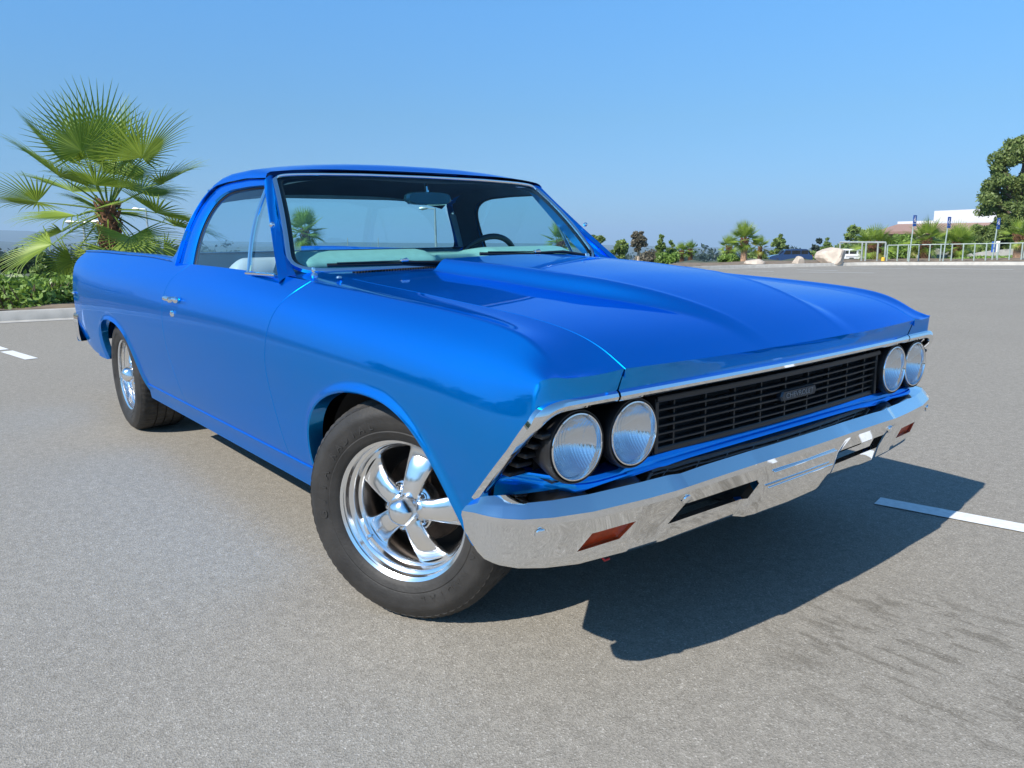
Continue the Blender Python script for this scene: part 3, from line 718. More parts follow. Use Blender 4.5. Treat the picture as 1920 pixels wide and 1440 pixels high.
# headlights
for side in (-1, 1):
    for k, (x, y, z) in enumerate(((.688, .757, .617), (.697, .596, .620))):
        o_ = (x, side*y, z); ax = (1, 0, 0)
        mb = MB(); mb.lathe([(0.0644, -.012), (0.0658, .002), (0.0681, .0065), (0.0708, .006), (0.0727, .001), (0.0731, -.010)], o_, ax, 56)
        hl = mb.build('headlight', CHROME, truck, ang=40)
        mb = MB(); mb.lathe([(0.0731, -.02), (0.0731, .000), (0.0745, .004), (0.0768, .004), (0.0791, -.004), (0.0782, -.018), (0.0727, -.04), (0.0644, -.065), (0.0552, -.09)], o_, ax, 56)
        mb.build('headlight_bucket', BLACK, hl, ang=50)
        mb = MB(); mb.lathe([(0.0658, -.002)]+[(0.0658*math.cos(a), .017*math.sin(a)-.001) for a in np.linspace(0.0920, math.pi/2-.01, 10)], o_, ax, 56)
        # lens flutes
        mb.build('headlight_lens', LENSG, hl, ang=80)
        mb = MB(); rows = []
        for i in range(33):
            r_ = .0005+.0649*i/32
            rows.append([(x-.052+.045*(r_/.0649)**2+(.0016*abs(math.sin(r_*math.cos(a)*420)) if abs(r_*math.sin(a)) < .05 else 0), side*y+r_*math.cos(a), z+r_*math.sin(a)) for a in np.linspace(0, 2*math.pi, 72, endpoint=False)])
        mb.grid(rows, closev=True); mb.build('reflector', REFLM, hl, ang=60)
    # ribbed filler at the outer end
    for k in range(5):
        zz = .556+k*.024; xx = .500+(zz-.492)*.95; mb = MB()
        mb.box((xx+.014, side*(.838-.001*k), zz), (.045, .045-.004*k, .011)); mb.build('filler_rib', BLACK, truck, bevel=.004)
# blue lower valance
rows = []
for y in np.linspace(-.852, .852, 70):
    a = abs(y); bk = -.10*sst((a-.70)/.18); lft = .012*sst((a-.66)/.2)
    pr_ = [(.640, .556), (.670, .553), (.682, .549), (.687, .541), (.686, .532), (.690, .528), (.693, .521), (.690, .510), (.684, .495), (.636, .39)]
    rows.append([(x+bk*.30-.135*sst((a-.735)/.15), y, z+(lft if z > .50 else 0)+(-.008 if a > .62 and z > .53 else 0)) for x, z in pr_])
mb = MB(); mb.grid(rows); mb.build('front_valance', PAINT, truck, ang=30)

# ------------------------------------------------------------------ front bumper
YB = [0, .15, .195, .225, .40, .485, .515, .60, .75, .84, .90, .935, .950, .956, .958]
def bprof(y):
    f = lambda v: float(np.interp(abs(y), YB, v))
    rx = f([.772, .770, .768, .766, .764, .762, .752, .745, .730, .710, .684, .652, .622, .596, .560])   # ridge x
    rz = f([.482, .482, .481, .480, .479, .478, .470, .470, .473, .478, .482, .486, .490, .492, .488])
    tx = f([.700, .700, .700, .700, .698, .700, .692, .686, .674, .658, .638, .614, .594, .576, .555])
    tz_ = f([.522, .522, .522, .522, .521, .518, .520, .520, .521, .522, .522, .521, .518, .512, .500])
    sx_ = f([.738, .738, .736, .722, .716, .714, .708, .704, .694, .682, .664, .640, .614, .592, .560])   # slot low x
    lx = f([.718, .716, .712, .700, .698, .698, .694, .690, .680, .668, .650, .626, .604, .585, .560])
    lz = f([.326, .328, .332, .338, .340, .341, .342, .344, .352, .364, .374, .384, .394, .408, .430])
    yy_ = math.copysign(1, y); a = abs(y)
    ins = lambda d: max(0, a-d*min(1, max(0, (a-.6)/.3)))*yy_
    e = .018*sst((a-.94)/.018)
    d_, h_ = rx-tx, tz_+.004-rz
    return [(tx-.010, ins(.035), tz_-.012), (tx, ins(.03), tz_+.006), (rx-.37*d_, ins(.018), rz+.84*h_), (rx-.29*d_, ins(.012), rz+.72*h_), (rx-.05*d_, ins(.003), rz+.34*h_), (rx, ins(.0005), rz+.26*h_), (rx+.0004, y, rz), (rx-.0015, y, rz-.004),
            (lerp(rx, sx_, .34), ins(.003), (.442-.010*sst((a-.54)/.08)) if a < .8 else lerp(rz, lz, .32)), (sx_, ins(.006), .390 if a < .8 else lerp(rz, lz, .72)), (lx+.006, ins(.010), lz+.010), (lx, ins(.014), lz+.002), (lx-.006, ins(.028), lz), (lx-.03, ins(.04), lz+.006)]
bys = sorted(set(np.round(np.r_[np.linspace(-.958, .958, 130), -.492, .492, -.207, .207, -.762, .762, -.64, .64, np.linspace(.46, .54, 9), -np.linspace(.46, .54, 9), .195, .225, -.195, -.225, .93, .94, .95, .955, -.93, -.94, -.95, -.955], 4)))
rows = [bprof(y) for y in bys]
def shiftrow(rows):   # slanted ends of the openings: upper row sits closer to the centre
    out = []
    for y, r in zip(bys, rows):
        r = list(r); sft = 0; a = abs(y)
        sft = -.024*sst((a-.15)/.05)*(1-sst((a-.78)/.16))
        q = r[8]; r[8] = (q[0], q[1]+math.copysign(1, y)*sft, q[2]); out.append(r)
    return out
rows = shiftrow(rows)
mb = MB(); P = np.array(rows); nu_, nv_ = P.shape[:2]; vs = P.reshape(-1, 3); fs = []
def hole(i, j):
    if j != 8: return 0
    a0, a1 = abs(bys[i]), abs(bys[i+1]); lo, hi = min(a0, a1), max(a0, a1)
    if bys[i]*bys[i+1] < 0: return 0
    if lo >= .2069 and hi <= .4921: return 1
    if lo >= .6399 and hi <= .7621: return 2
    return 0
H = {}
for i in range(nu_-1):
    for j in range(nv_-1):
        h = hole(i, j)
        if h: H.setdefault((h, bys[i] > 0), []).append(i); continue
        fs.append((i*nv_+j, (i+1)*nv_+j, (i+1)*nv_+j+1, i*nv_+j+1))
mb.add(vs, fs)
for key, idx in H.items():   # rolled-in edges of each opening
    i0, i1 = min(idx), max(idx)+1
    loop = [P[i, 8] for i in range(i0, i1+1)]+[P[i, 9] for i in range(i1, i0-1, -1)]
    loop = np.array(loop); back = loop+np.array([-.022, 0, 0]); mb.grid([loop, loop+np.array([-.003, 0, 0]), back], closev=True)
bump = mb.build('front_bumper', CHROME, truck, ang=24, merge=.0003)
for key, idx in H.items():
    i0, i1 = min(idx), max(idx)+1
    m_ = MB(); off = -.010 if key[0] == 2 else -.05
    m_.grid([[P[i, 8]+np.array([off, 0, 0]), P[i, 9]+np.array([off, 0, 0])] for i in range(i0, i1+1)])
    m_.build('marker_lens' if key[0] == 2 else 'slot_backing', AMBER if key[0] == 2 else DARK, bump)
for s in (-1, 1):
    for y, z in ((.478, .4575), (.862, .457)):
        pr_ = bprof(s*y); a, b2 = np.array(pr_[7]), np.array(pr_[8]); c = lerp(a, b2, min(1, max(0, (a[2]-z)/(a[2]-b2[2]))))
        pr2 = bprof(s*(y+.01)); tg = np.array(pr2[7])-a; n_ = np.cross(tg, b2-a); n_ *= np.sign(n_[0]); n_ /= np.linalg.norm(n_)
        m_ = MB(); m_.lathe([(0, .0065), (.007, .006), (.0115, .0035), (.0125, 0)], c, n_, 20); m_.build('bumper_bolt', CHROME, bump)
# plate recess pressings
for z, w_, x in ((.455, .150, .7655), (.412, .155, .7535)):
    m_ = MB(); m_.box((x, 0, z), (.006, w_*2, .006), None); m_.build('pressed_rib', CHROME, bump, bevel=.0025)
for s in (-1, 1):
    m_ = MB(); m_.lathe([(0, .004), (.004, .004), (.005, 0)], (.7185, s*.13, .362), (.9, 0, -.4), 10); m_.build('plate_screw', BLACK, bump)
# bumper bracket and tow wire beneath
m_ = MB(); m_.tube([(.655, -.655, .345), (.662, -.645, .328), (.668, -.635, .332)], .0028, 6); m_.build('tow_loop', REDM, truck)
# added sun blockers, then radiator support / under front
for s in (-1, 1):
    m_ = MB(); m_.grid([[(x1, s*.79, z), (lerp(x1, x2, .5), s*.815, z), (x2, s*.835, z)] for x1, x2, z in ((.42, .60, .345), (.40, .60, .42), (.40, .53, .45), (.40, .54, .52), (.40, .622, .61), (.40, .676, .69), (.40, .682, .718))]); m_.build('corner_sun_block', DARK, truck)  # dark panel added to stop sun leaking through the front corner
m_ = MB(); m_.grid([[(x, y, .495) for y in (-.84, .84)] for x in (.40, .55, .672)]); m_.build('under_lamp_sun_block', DARK, truck)  # unseen plate added under the lamps to keep the ground shadow closed
m_ = MB(); m_.box((.52, 0, .42), (.10, 1.5, .16)); m_.box((.55, 0, .36), (.06, 1.2, .03)); m_.build('lower_crossmember', DARK, truck)

# ------------------------------------------------------------------ rear end
mb = MB(); rows = []
for y in np.linspace(-.85, .85, 30):
    a = abs(y); x = -3.99-.045*(1-(y/.85)**2)*.5
    rows.append([(x+.05-(.0), y*.93, .95), (x-.01, y*.96, .935), (x-.05, y, .80), (x-.055, y, .60), (x, y*.97, .42)])
mb.grid(rows); mb.build('tailgate', PAINT, truck, ang=40)
mb = MB(); mb.grid([[(-3.93, y, .945), (-3.93, y, .55)] for y in (-.74, .74)]); mb.build('tailgate_inner', BEDL, truck)
mb = MB(); mb.grid([[(x, y, .56) for y in (-.73, .73)] for x in (-3.93, -1.93)]); mb.grid([[(-1.925, y, z) for y in (-.74, .74)] for z in (.55, .995)]); mb.build('bed_floor', BEDL, truck)
rows = []
for y in list(np.linspace(-.875, .875, 61)):
    a = abs(y); x = -4.085+.02*a; wr = sst((a-.78)/.12)
    pts = [(x+.03, y, .60), (x-.02, y, .598), (x-.045, y, .575), (x-.05, y, .53), (x-.03, y, .47), (x, y, .42), (x+.03, y, .41)]
    rows.append(pts)
for s in (1,):
    pass
mb = MB(); mb.grid(rows)
for s in (-1, 1):
    mb.grid([[(lerp(-4.062, -3.96, u)+dx*(1-u), s*(.878-dy), z-.0*u) for dx, dy, z in ((.03, .03, .60), (-.02, .006, .598), (-.045, 0, .575), (-.05, 0, .53), (-.03, 0, .47), (0, .006, .42), (.03, .03, .41))] for u in np.linspace(0, 1, 10)])
mb.build('rear_bumper', CHROME, truck, ang=40)
for s in (-1, 1):
    mb = MB(); mb.tube([(-4.02, s*.872, .735), (-3.96, s*.884, .738), (-3.90, s*.888, .735)], [.004, .009, .003], 8); mb.build('side_lamp', CHROME, truck)
    mb = MB(); mb.box((-4.055, s*.80, .72), (.03, .12, .12)); mb.build('tail_lamp', TAIL, truck, bevel=.01)

# ------------------------------------------------------------------ underbody, wheel wells
mb = MB(); mb.grid([[(x, y, .30) for y in (-.70, .70)] for x in (-3.9, -3.3, -2.3, -.45)]); mb.box((-1.5, .62, .27), (2.0, .10, .08)); mb.box((-1.5, -.62, .27), (2.0, .10, .08)); mb.box((-.0, 0, .36), (.9, .9, .12))
mb.build('underbody', DARK, truck)
for cx, r_ in ((.02, .42), (-2.84, .44)):
    for s in (-1, 1):
        mb = MB(); mb.grid([[(cx+r_*math.cos(a), s*y, .33+r_*.82*math.sin(a)) for y in (.50, .80)] for a in np.linspace(.02, math.pi-.02, 30)])
        mb.add([(cx+r_*math.cos(a), s*.50, .33+r_*.82*math.sin(a)) for a in np.linspace(.02, math.pi-.02, 30)], [tuple(range(30))]); mb.build('wheel_well', DARK, truck)
mb = MB(); mb.tube([(-2.921, -.7, .33), (-2.921, .7, .33)], .045, 12); mb.lathe([(.05, -.12), (.13, -.05), (.13, .05), (.05, .12)], (-2.921, 0, .33), (0, 1, 0), 20); mb.tube([(0, -.66, .30), (0, .66, .28)], .03, 8); mb.build('axle', DARK, truck)

# ------------------------------------------------------------------ wheels (axis +Y local = outward)
def wheel(width, rt, spoke_a):
    m_ = MB(); n = 96
    W = width
    prof = [(.192, -.004), (.200, .001), (.2065, .001), (.2085, -.004), (.206, -.010), (.199, -.013), (.194, -.017), (.191, -.030), (.183, -.034), (.179, -.040), (.177, -.056), (.170, -.062), (.166, -.070), (.163, -.085), (.160, -.10), (.160, -W+.03), (.20, -W)]
    m_.lathe(prof, (0, 0, 0), (0, 1, 0), n)
    # hub
    m_.lathe([(.040, -.030), (.052, -.032), (.066, -.036), (.076, -.044), (.078, -.055), (.078, -.085)], (0, 0, 0), (0, 1, 0), 60)
    # spokes: rounded, fat at the rim, waisted at the hub
    for k in range(5):
        a = spoke_a+k*2*math.pi/5; er = np.array([math.cos(a), 0, math.sin(a)]); et = np.array([-math.sin(a), 0, math.cos(a)]); ey = np.array([0, 1., 0])
        rows = []
        for q in np.linspace(0, 1, 14):
            r_ = lerp(.040, .164, q); hw = float(np.interp(q, [0, .2, .45, .75, .92, 1], [.031, .031, .034, .041, .048, .058])); top = float(np.interp(q, [0, .15, .4, .7, .9, 1], [-.022, -.020, -.024, -.036, -.050, -.062])); dp = float(np.interp(q, [0, .5, 1], [.034, .036, .04]))
            rows.append([er*r_+et*hw*math.cos(b)+ey*(top-dp*.55+dp*.55*(abs(math.sin(b))**.8)*(1 if math.sin(b) > 0 else -1)) for b in np.linspace(0, 2*math.pi, 20, endpoint=False)])
        m_.grid(rows, closev=True)
    wh = m_.build('wheel', ALU, None, ang=32)
    m_ = MB(); T = rt
    tp = [(.199, .000), (.204, .006), (.212, .010), (.225, .0145), (.228, .0135), (.232, .0155), (.252, .019), (.262, .0185), (.268, .0195), (.280, .016), (T-.028, .010), (T-.018, .004), (T-.0165, .0045), (T-.010, -.004), (T-.0035, -.014), (T-.001, -.026)]
    ribs = []
    g = [.026, .056, .062, .092, .098, .128, .134, .160]
    x0 = .030; k = 0; inner = W-.030
    xs_ = np.linspace(.034, inner, 5)
    for i in range(4):
        a_, b_ = xs_[i], xs_[i+1]
        ribs += [(T, -(a_+.003)), (T, -(b_-.004)), (T-.009, -(b_-.003)), (T-.009, -(b_+.002))]
    tp += ribs+[(T-.002, -inner-.004), (T-.012, -W+.004), (T-.03, -W-.010), (.25, -W-.018), (.205, -W)]
    def mod(kk, j):
        if 12 <= j <= 15: return .0022 if kk % 3 == 0 else 0
        if 16 <= j <= 31 and (j-16) % 4 in (0, 1): return .004 if (kk+((j-16)//4)) % 3 == 0 else 0
        return 0
    m_.lathe(tp, (0, 0, 0), (0, 1, 0), 210, mod=mod)
    ty = m_.build('tyre', RUBBER, wh, ang=28)
    ty.data.materials.append(RUBTR)
    npf = len(tp)-1
    for p in ty.data.polygons:
        if 13 <= p.index % npf <= 33: p.material_index = 1
    # raised letters round the sidewall
    for word, ang0, sz in (('RADIAL', 215, .030), ('G/TA', 172, .036), ('RADIAL', 35, .030), ('G/TA', 352, .036)):
        for i, ch in enumerate(word):
            if ch == ' ': continue
            a = R_(ang0+i*(7.6 if sz < .035 else 9.5)); r_ = .246
            er = Vector((math.cos(a), 0, math.sin(a))); et = Vector((-math.sin(a), 0, math.cos(a)))
            M = Matrix(((et.x, er.x, 0, 0), (et.y, er.y, 1, 0), (et.z, er.z, 0, 0), (0, 0, 0, 1)))
            text(ch, sz, (er.x*r_, .0182, er.z*r_), M, RUBL, ty, 'sidewall_letter', ext=.0008)
    # centre cap: rounded five-sided cone
    m_ = MB(); rows = []
    for i, (r_, y) in enumerate([(.0005, .027), (.013, .0255), (.025, .0205), (.034, .012), (.040, .001), (.0435, -.012), (.0455, -.024), (.046, -.034)]):
        rows.append([(r_*(1+.045*min(1, i/5)*math.cos(5*(b-spoke_a)))*math.cos(b), y, r_*(1+.045*min(1, i/5)*math.cos(5*(b-spoke_a)))*math.sin(b)) for b in np.linspace(0, 2*math.pi, 60, endpoint=False)])
    m_.grid(rows, closev=True); m_.build('centre_cap', ALU, wh, ang=50)
    for k in range(5):
        a = spoke_a+math.pi/5+k*2*math.pi/5; c = (.0585*math.cos(a), -.042, .0585*math.sin(a))
        m_ = MB(); m_.lathe([(.0, .020), (.005, .019), (.008, .015), (.009, .011), (.0105, .009), (.0105, 0)], c, (0, 1, 0), 6)
        nut = m_.build('lug_nut', CHROME, wh, smooth=False)
        m_ = MB(); m_.lathe([(.015, .0085), (.0155, .0065), (.014, .004), (.0135, -.002)], c, (0, 1, 0), 18); m_.build('lug_seat', BLACK, wh)
    m_ = MB(); a = R_(322); c = np.array([.170*math.cos(a), -.050, .170*math.sin(a)])
    m_.tube([c, c*np.array([.93, 1, .93])+np.array([0, .022, 0]), c*np.array([.87, 1, .87])+np.array([0, .036, 0])], [.0045, .004, .0045], 8); m_.build('valve_stem', CHROME, wh)
    m_ = MB(); m_.lathe([(.02, -.125), (.120, -.125), (.125, -.13), (.125, -.15), (.02, -.15)], (0, 0, 0), (0, 1, 0), 48); m_.build('brake_disc', BRAKE, wh)
    m_ = MB(); m_.lathe([(.199, -W+.01), (.02, -W+.01)], (0, 0, 0), (0, 1, 0), 32); m_.build('wheel_back', DARK, wh)
    return wh
STEER = R_(27)
def put(wh, loc, rz): wh.parent = truck; wh.location = loc; wh.rotation_euler = (0, 0, rz)
fw = wheel(.205, .316, R_(34)); rw = wheel(.245, .318, R_(60))
# local +Y is outward: right side outward is -Y -> rotate pi
put(fw, (.058, -.812, .316), math.pi+STEER)
put(rw, (-2.921, -.832, .318), math.pi)
fl_ = copy_tree(fw); put(fl_, (-.045, .815, .316), STEER)
rl_ = copy_tree(rw); put(rl_, (-2.921, .832, .318), 0)

# ------------------------------------------------------------------ cabin
mb = MB()
for side in (-1,):
    pass
rows = []
for y in np.linspace(-.70, .70, 90):
    a = abs(y); e = sst((a-.63)/.07)
    dip = sst((y+.13)/.10)*(1-sst((y-.13)/.12))         # lower centre between the two pads
    topz = 1.006-.016*dip-.04*e; fx = -.80-.10*dip-.03*e; fz = .950+.012*dip
    rows.append([(fx, y, fz-.02), (fx+.012, y, fz), (fx+.004, y, fz+.018), (fx-.03, y, lerp(fz, topz, .6)), (fx-.08, y, topz-.006), (fx-.14, y, topz), (-1.0+.03*e, y, topz-.004), (-1.025+.03*e, y, topz-.03), (-1.02, y, .80)])
mb.grid(rows); dash = mb.build('dashboard', DASH, truck, ang=60)
mb = MB(); mb.grid([[(x, y, z) for x, z in ((-.62, .905), (-.80, .93), (-1.0, .92), (-1.15, .72))] for y in (-.74, .74)]); mb.build('dashboard_shelf', pr('dash_top_blue', (.005, .06, .16), .5, noise=.2), dash)
# steering wheel
scn = np.array([-1.13, .37, .895]); sa = R_(28); mb = MB()
ex = np.array([0, 1., 0]); ez = np.array([-.0+math.sin(sa)*1, 0, math.cos(sa)]); 
mb.tube([scn+.178*(math.cos(a)*ex+math.sin(a)*ez) for a in np.linspace(0, 2*math.pi, 49)], .0135, 10, cap=False)
st = mb.build('steering_wheel', STEERM, truck)
mb = MB(); mb.tube([scn+.17*ex, scn-.17*ex], .010, 8); mb.lathe([(0, .03), (.035, .02), (.04, 0)], scn, (-.88, 0, .47), 20); mb.tube([scn, scn+np.array([.25, 0, -.14])], .025, 10); mb.build('steering_spoke', STEERM, st)
# bench seat backs with pleats
for yc, hw_ in ((-.372, .36), (.372, .36)):
    mb = MB(); rows = []
    for y in np.linspace(-1, 1, 60):
        top = .978-.13*max(0, abs(y)-.68)**2.5/.32**2.5
        pl = .010*abs(math.sin(y*5*math.pi/2*1.0)) if abs(y) < .7 else .008
        x = -1.50
        rows.append([(x+.12+pl, yc+y*hw_, .45), (x+.085+pl, yc+y*hw_, .70), (x+.065+pl, yc+y*hw_, top-.06), (x+.05+pl*.4, yc+y*hw_, top-.012), (x+.015, yc+y*hw_, top), (x-.03, yc+y*hw_, top-.012), (x-.05, yc+y*hw_, top-.06), (x-.06, yc+y*hw_, .45)])
    mb.grid(rows); seat = mb.build('seat', VINYL, truck, ang=60)
    mb = MB(); mb.box((-1.25, yc, .50), (.48, hw_*1.95, .14)); mb.build('seat_cushion', VINYL, seat, bevel=.03)
# rear bulkhead with window
m_ = MB()
m_.grid([[(-1.855, y, z) for y in (-.75, .75)] for z in (.55, 1.0)])
for s in (-1, 1): m_.grid([[(-1.85, s*np.interp(z, [1.0, 1.25], [.735, .66]), z), (-1.82, s*(cabw(z)-.02), z)] for z in (1.0, 1.1, 1.2, 1.25)])
m_.grid([[(-1.845, y, z) for y in (-.640, .640)] for z in (1.250, 1.28)])
m_.build('rear_bulkhead', pr('bulkhead_trim', (.26, .46, .56), .6, noise=.2), truck)
m_ = MB(); m_.grid([[(-1.862, s_*y, z) for s_ in (-1, 1)] for z, y in ((1.0, .735), (1.255, .640))]); rg = m_.build('rear_window', SGL, truck)
m_ = MB(); lpth = [(-1.858, -.60, 1.0), (-1.858, .60, 1.0), (-1.858, .60, 1.255), (-1.858, -.60, 1.255), (-1.858, -.60, 1.0)]
m_.tube([(-1.84, -.74, .995), (-1.84, .74, .995)], .006, 8); m_.build('bulkhead_strip', CHROME, truck)
for s in (-1, 1):
    m_ = MB(); m_.grid([[(x, s*(cabw(z)-.022), z) for z in np.linspace(.95, 1.25, 6)] for x in (-1.72, -1.83)]); m_.build('pillar_trim', HEADL, truck)
    m_ = MB(); m_.grid([[(x, s*.77, z) for z in (.50, .90)] for x in (-.74, -1.80)]); m_.build('door_card', VINYL, truck)
m_ = MB(); m_.grid([[(x, y, .36) for y in (-.75, .75)] for x in (-.6, -1.85)]); m_.build('cabin_floor', DARK, truck)
m_ = MB(); m_.grid([[(-.6, y, z) for y in (-.74, .74)] for z in (.36, .90)]); m_.build('firewall', DARK, truck)
# mirror
m_ = MB()
pts = []
for i, (s_, d) in enumerate(((.88, 0), (1, .008), (1, .028), (.9, .036))):
    pts.append([(-1.03+d, .112*s_*math.copysign(abs(math.cos(a))**.55, math.cos(a)), 1.212+.026*s_*math.copysign(abs(math.sin(a))**.7, math.sin(a))) for a in np.linspace(0, 2*math.pi, 40, endpoint=False)])
m_.grid(pts, closev=True); o0 = len(m_.v); m_.f.append(tuple(range(o0-40, o0))); m_.f.append(tuple(range(0, 40)))
mi = m_.build('rear_view_mirror', pr('mirror_back', (.03, .10, .15), .25, .7, noise=.1), truck, ang=40)
m_ = MB(); m_.tube([(-1.018, y, 1.188+.004*(y/.1)**2) for y in np.linspace(-.095, .095, 9)], .0045, 6); m_.build('mirror_rim', CHROME, mi)
m_ = MB(); m_.tube([(-1.015, 0, 1.225), (-1.025, 0, 1.275), (-1.05, 0, 1.30)], .008, 8); m_.build('mirror_stalk', CHROME, mi)
# ------------------------------------------------------------------ terrain
def pray(px, py): return CF+(px-960)/FPX*CR+(720-py)/FPX*CU
fwd = np.array([CF[0], CF[1]]); fwd /= np.linalg.norm(fwd)
def G(x, y):
    dx, dy = x-CAM[0], y-CAM[1]; d = math.hypot(dx, dy)
    ahead = max(0., dx*fwd[0]+dy*fwd[1])
    dd = ahead if ahead > 0 else 0
    z = -.0165*max(0, dd-10)
    if dd > 60: z -= .040*(min(dd, 110)-60)
    if dd > 110:
        lv = -(_lv[0]*dx+_lv[1]*dy)/_lv[2]
        z = lerp(z, lv-26, sst((dd-110)/500.))
    return z
def at(px, py, depth): return CAM+depth*pray(px, py)
def gpix(px, py):
    d = pray(px, py); a, b = 1., 400.
    f = lambda t_: (CAM+t_*d)[2]-G(*(CAM+t_*d)[:2])
    t_ = 2.
    while f(t_) > 0 and t_ < 390: a = t_; t_ *= 1.03
    b = t_
    for _ in range(50):
        m_ = (a+b)/2
        if f(m_) > 0: a = m_
        else: b = m_
    return CAM+a*d
def gdep(px, depth):
    k = (720-480)/FPX
    for _ in range(6):
        p = CAM+depth*(CF+(px-960)/FPX*CR+k*CU); k -= (p[2]-G(p[0], p[1]))/depth/CU[2]
    return p
def depth_of(p): return float((np.array(p)-CAM) @ CF)

# kerb line
kl = [gpix(0, 604), gpix(140, 597)]
d0 = kl[1]-kl[0]; d0[2] = 0; d0 /= np.linalg.norm(d0)
K = [kl[0]-d0*40, kl[0]-d0*20, kl[0]-d0*8, kl[0], kl[1], kl[1]+d0*5, kl[1]+d0*11]
kr = [gpix(x, y) for x, y in ((1330, 505), (1420, 502), (1500, 500.5), (1620, 497.5), (1760, 497.5), (1920, 497.5))]
dr = kr[-1]-kr[-2]; dr[2] = 0; dr /= np.linalg.norm(dr)
K += [kr[0]+(kr[0]-kr[1])*.8]+kr+[kr[-1]+dr*12, kr[-1]+dr*45]
K2 = smoothpl(np.array(K)[:, :2], 260, 8)
ang = np.unwrap(np.arctan2(K2[:, 1]-CAM[1], K2[:, 0]-CAM[0])); rad = np.hypot(K2[:, 0]-CAM[0], K2[:, 1]-CAM[1])
o_ = np.argsort(ang); ang, rad = ang[o_], rad[o_]
A = np.linspace(ang[0], ang[0]+2*math.pi, 361)
def rk(a):
    if a <= ang[-1]: return float(np.interp(a, ang, rad))
    return lerp(rad[-1], rad[0], (a-ang[-1])/(ang[0]+2*math.pi-ang[-1]))

def asphalt_mat():
    m, t, b = newmat('asphalt')
    tc = t.nodes.new('ShaderNodeTexCoord')
    def noise(scale, det=4, vec=None, rough=.6):
        n = t.nodes.new('ShaderNodeTexNoise'); n.inputs['Scale'].default_value = scale; n.inputs['Detail'].default_value = det; n.inputs['Roughness'].default_value = rough
        t.links.new(vec if vec is not None else tc.outputs['Object'], n.inputs['Vector']); return n.outputs['Fac']
    def ramp(src, stops):
        r = t.nodes.new('ShaderNodeValToRGB')
        while len(r.color_ramp.elements) < len(stops): r.color_ramp.elements.new(.5)
        for e, (p, c) in zip(r.color_ramp.elements, stops): e.position = p; e.color = (*c, 1) if hasattr(c, '__len__') else (c, c, c, 1)
        t.links.new(src, r.inputs[0]); return r.outputs[0]
    def mix(a, b_, fac, mode='MULTIPLY'):
        m_ = t.nodes.new('ShaderNodeMix'); m_.data_type = 'RGBA'; m_.blend_type = mode
        if hasattr(fac, 'links') or hasattr(fac, 'node'): t.links.new(fac, m_.inputs[0])
        else: m_.inputs[0].default_value = fac
        t.links.new(a, m_.inputs[6]); t.links.new(b_, m_.inputs[7]); return m_.outputs[2]
    vo = t.nodes.new('ShaderNodeTexVoronoi'); vo.inputs['Scale'].default_value = 280; t.links.new(tc.outputs['Object'], vo.inputs['Vector'])
    sep = t.nodes.new('ShaderNodeSeparateColor'); t.links.new(vo.outputs['Color'], sep.inputs[0])
    stone = ramp(sep.outputs[0], [(0, (.205, .190, .162)), (.3, (.262, .244, .210)), (.8, (.31, .290, .252)), (.96, (.345, .323, .284)), (1, (.46, .435, .39))])
    big = ramp(noise(.33, 7, rough=.65), [(.3, (.93, .915, .90)), (.7, (1.03, 1.015, .995))])
    mid = ramp(noise(26, 6), [(.3, (.88, .88, .88)), (.7, (1.10, 1.10, 1.10))])
    c = mix(stone, big, 1.0); c = mix(c, mid, 1.0)
    # drag stains, streaky, in front of the pickup
    mp = t.nodes.new('ShaderNodeMapping'); mp.inputs['Scale'].default_value = (3.4, 12.0, 1)
    t.links.new(tc.outputs['Object'], mp.inputs['Vector'])
    st = noise(1.9, 5, mp.outputs[0], .62)
    mp2 = t.nodes.new('ShaderNodeMapping'); sc_ = (1.05, .10); mp2.inputs['Location'].default_value = (-sc_[0], -sc_[1], 0); t.links.new(tc.outputs['Object'], mp2.inputs['Vector'])
    ln = t.nodes.new('ShaderNodeVectorMath'); ln.operation = 'LENGTH'; t.links.new(mp2.outputs[0], ln.inputs[0])
    msk = ramp(ln.outputs['Value'], [(0, 1.), (.25, .9), (.50, 0.)])
    s1 = ramp(st, [(.52, 0.), (.58, .8), (.70, 1.)])
    ms = mix(s1, msk, 1.0)
    dk = t.nodes.new('ShaderNodeRGB'); dk.outputs[0].default_value = (.66, .65, .63, 1)
    ml = mix(c, dk.outputs[0], 1.0)
    c = mix(c, ml, ms, 'MIX')
    # small old oil spots everywhere
    sp = ramp(noise(1.6, 3), [(.70, 0.), (.76, .45)])
    dk2 = t.nodes.new('ShaderNodeRGB'); dk2.outputs[0].default_value = (.7, .69, .68, 1)
    c = mix(c, mix(c, dk2.outputs[0], 1.0), sp, 'MIX')
    t.links.new(c, b.inputs['Base Color']); b.inputs['Roughness'].default_value = .88; b.inputs['Specular IOR Level'].default_value = .18
    bp = t.nodes.new('ShaderNodeBump'); bp.inputs['Strength'].default_value = .4; bp.inputs['Distance'].default_value = .003
    t.links.new(vo.outputs['Distance'], bp.inputs['Height']); t.links.new(bp.outputs[0], b.inputs['Normal'])
    return m
ASPH = asphalt_mat()
CONC = pr('concrete', (.42, .40, .36), .8, noise=.12, nscale=5, bump=.2, bscale=60)
SOIL = pr('planter_soil', (.20, .15, .10), .95, noise=.35, nscale=3, bump=.4, bscale=20)
DRYG = pr('dry_ground', (.16, .15, .09), .95, noise=.4, nscale=.02, c2=(.07, .09, .04))
LINEW = pr('line_paint', (.74, .74, .72), .6, noise=.10, nscale=40, bump=.15, bscale=90)
mb = MB(); fr = [0.02, .06, .12, .2, .3, .42, .56, .7, .85, 1.0]
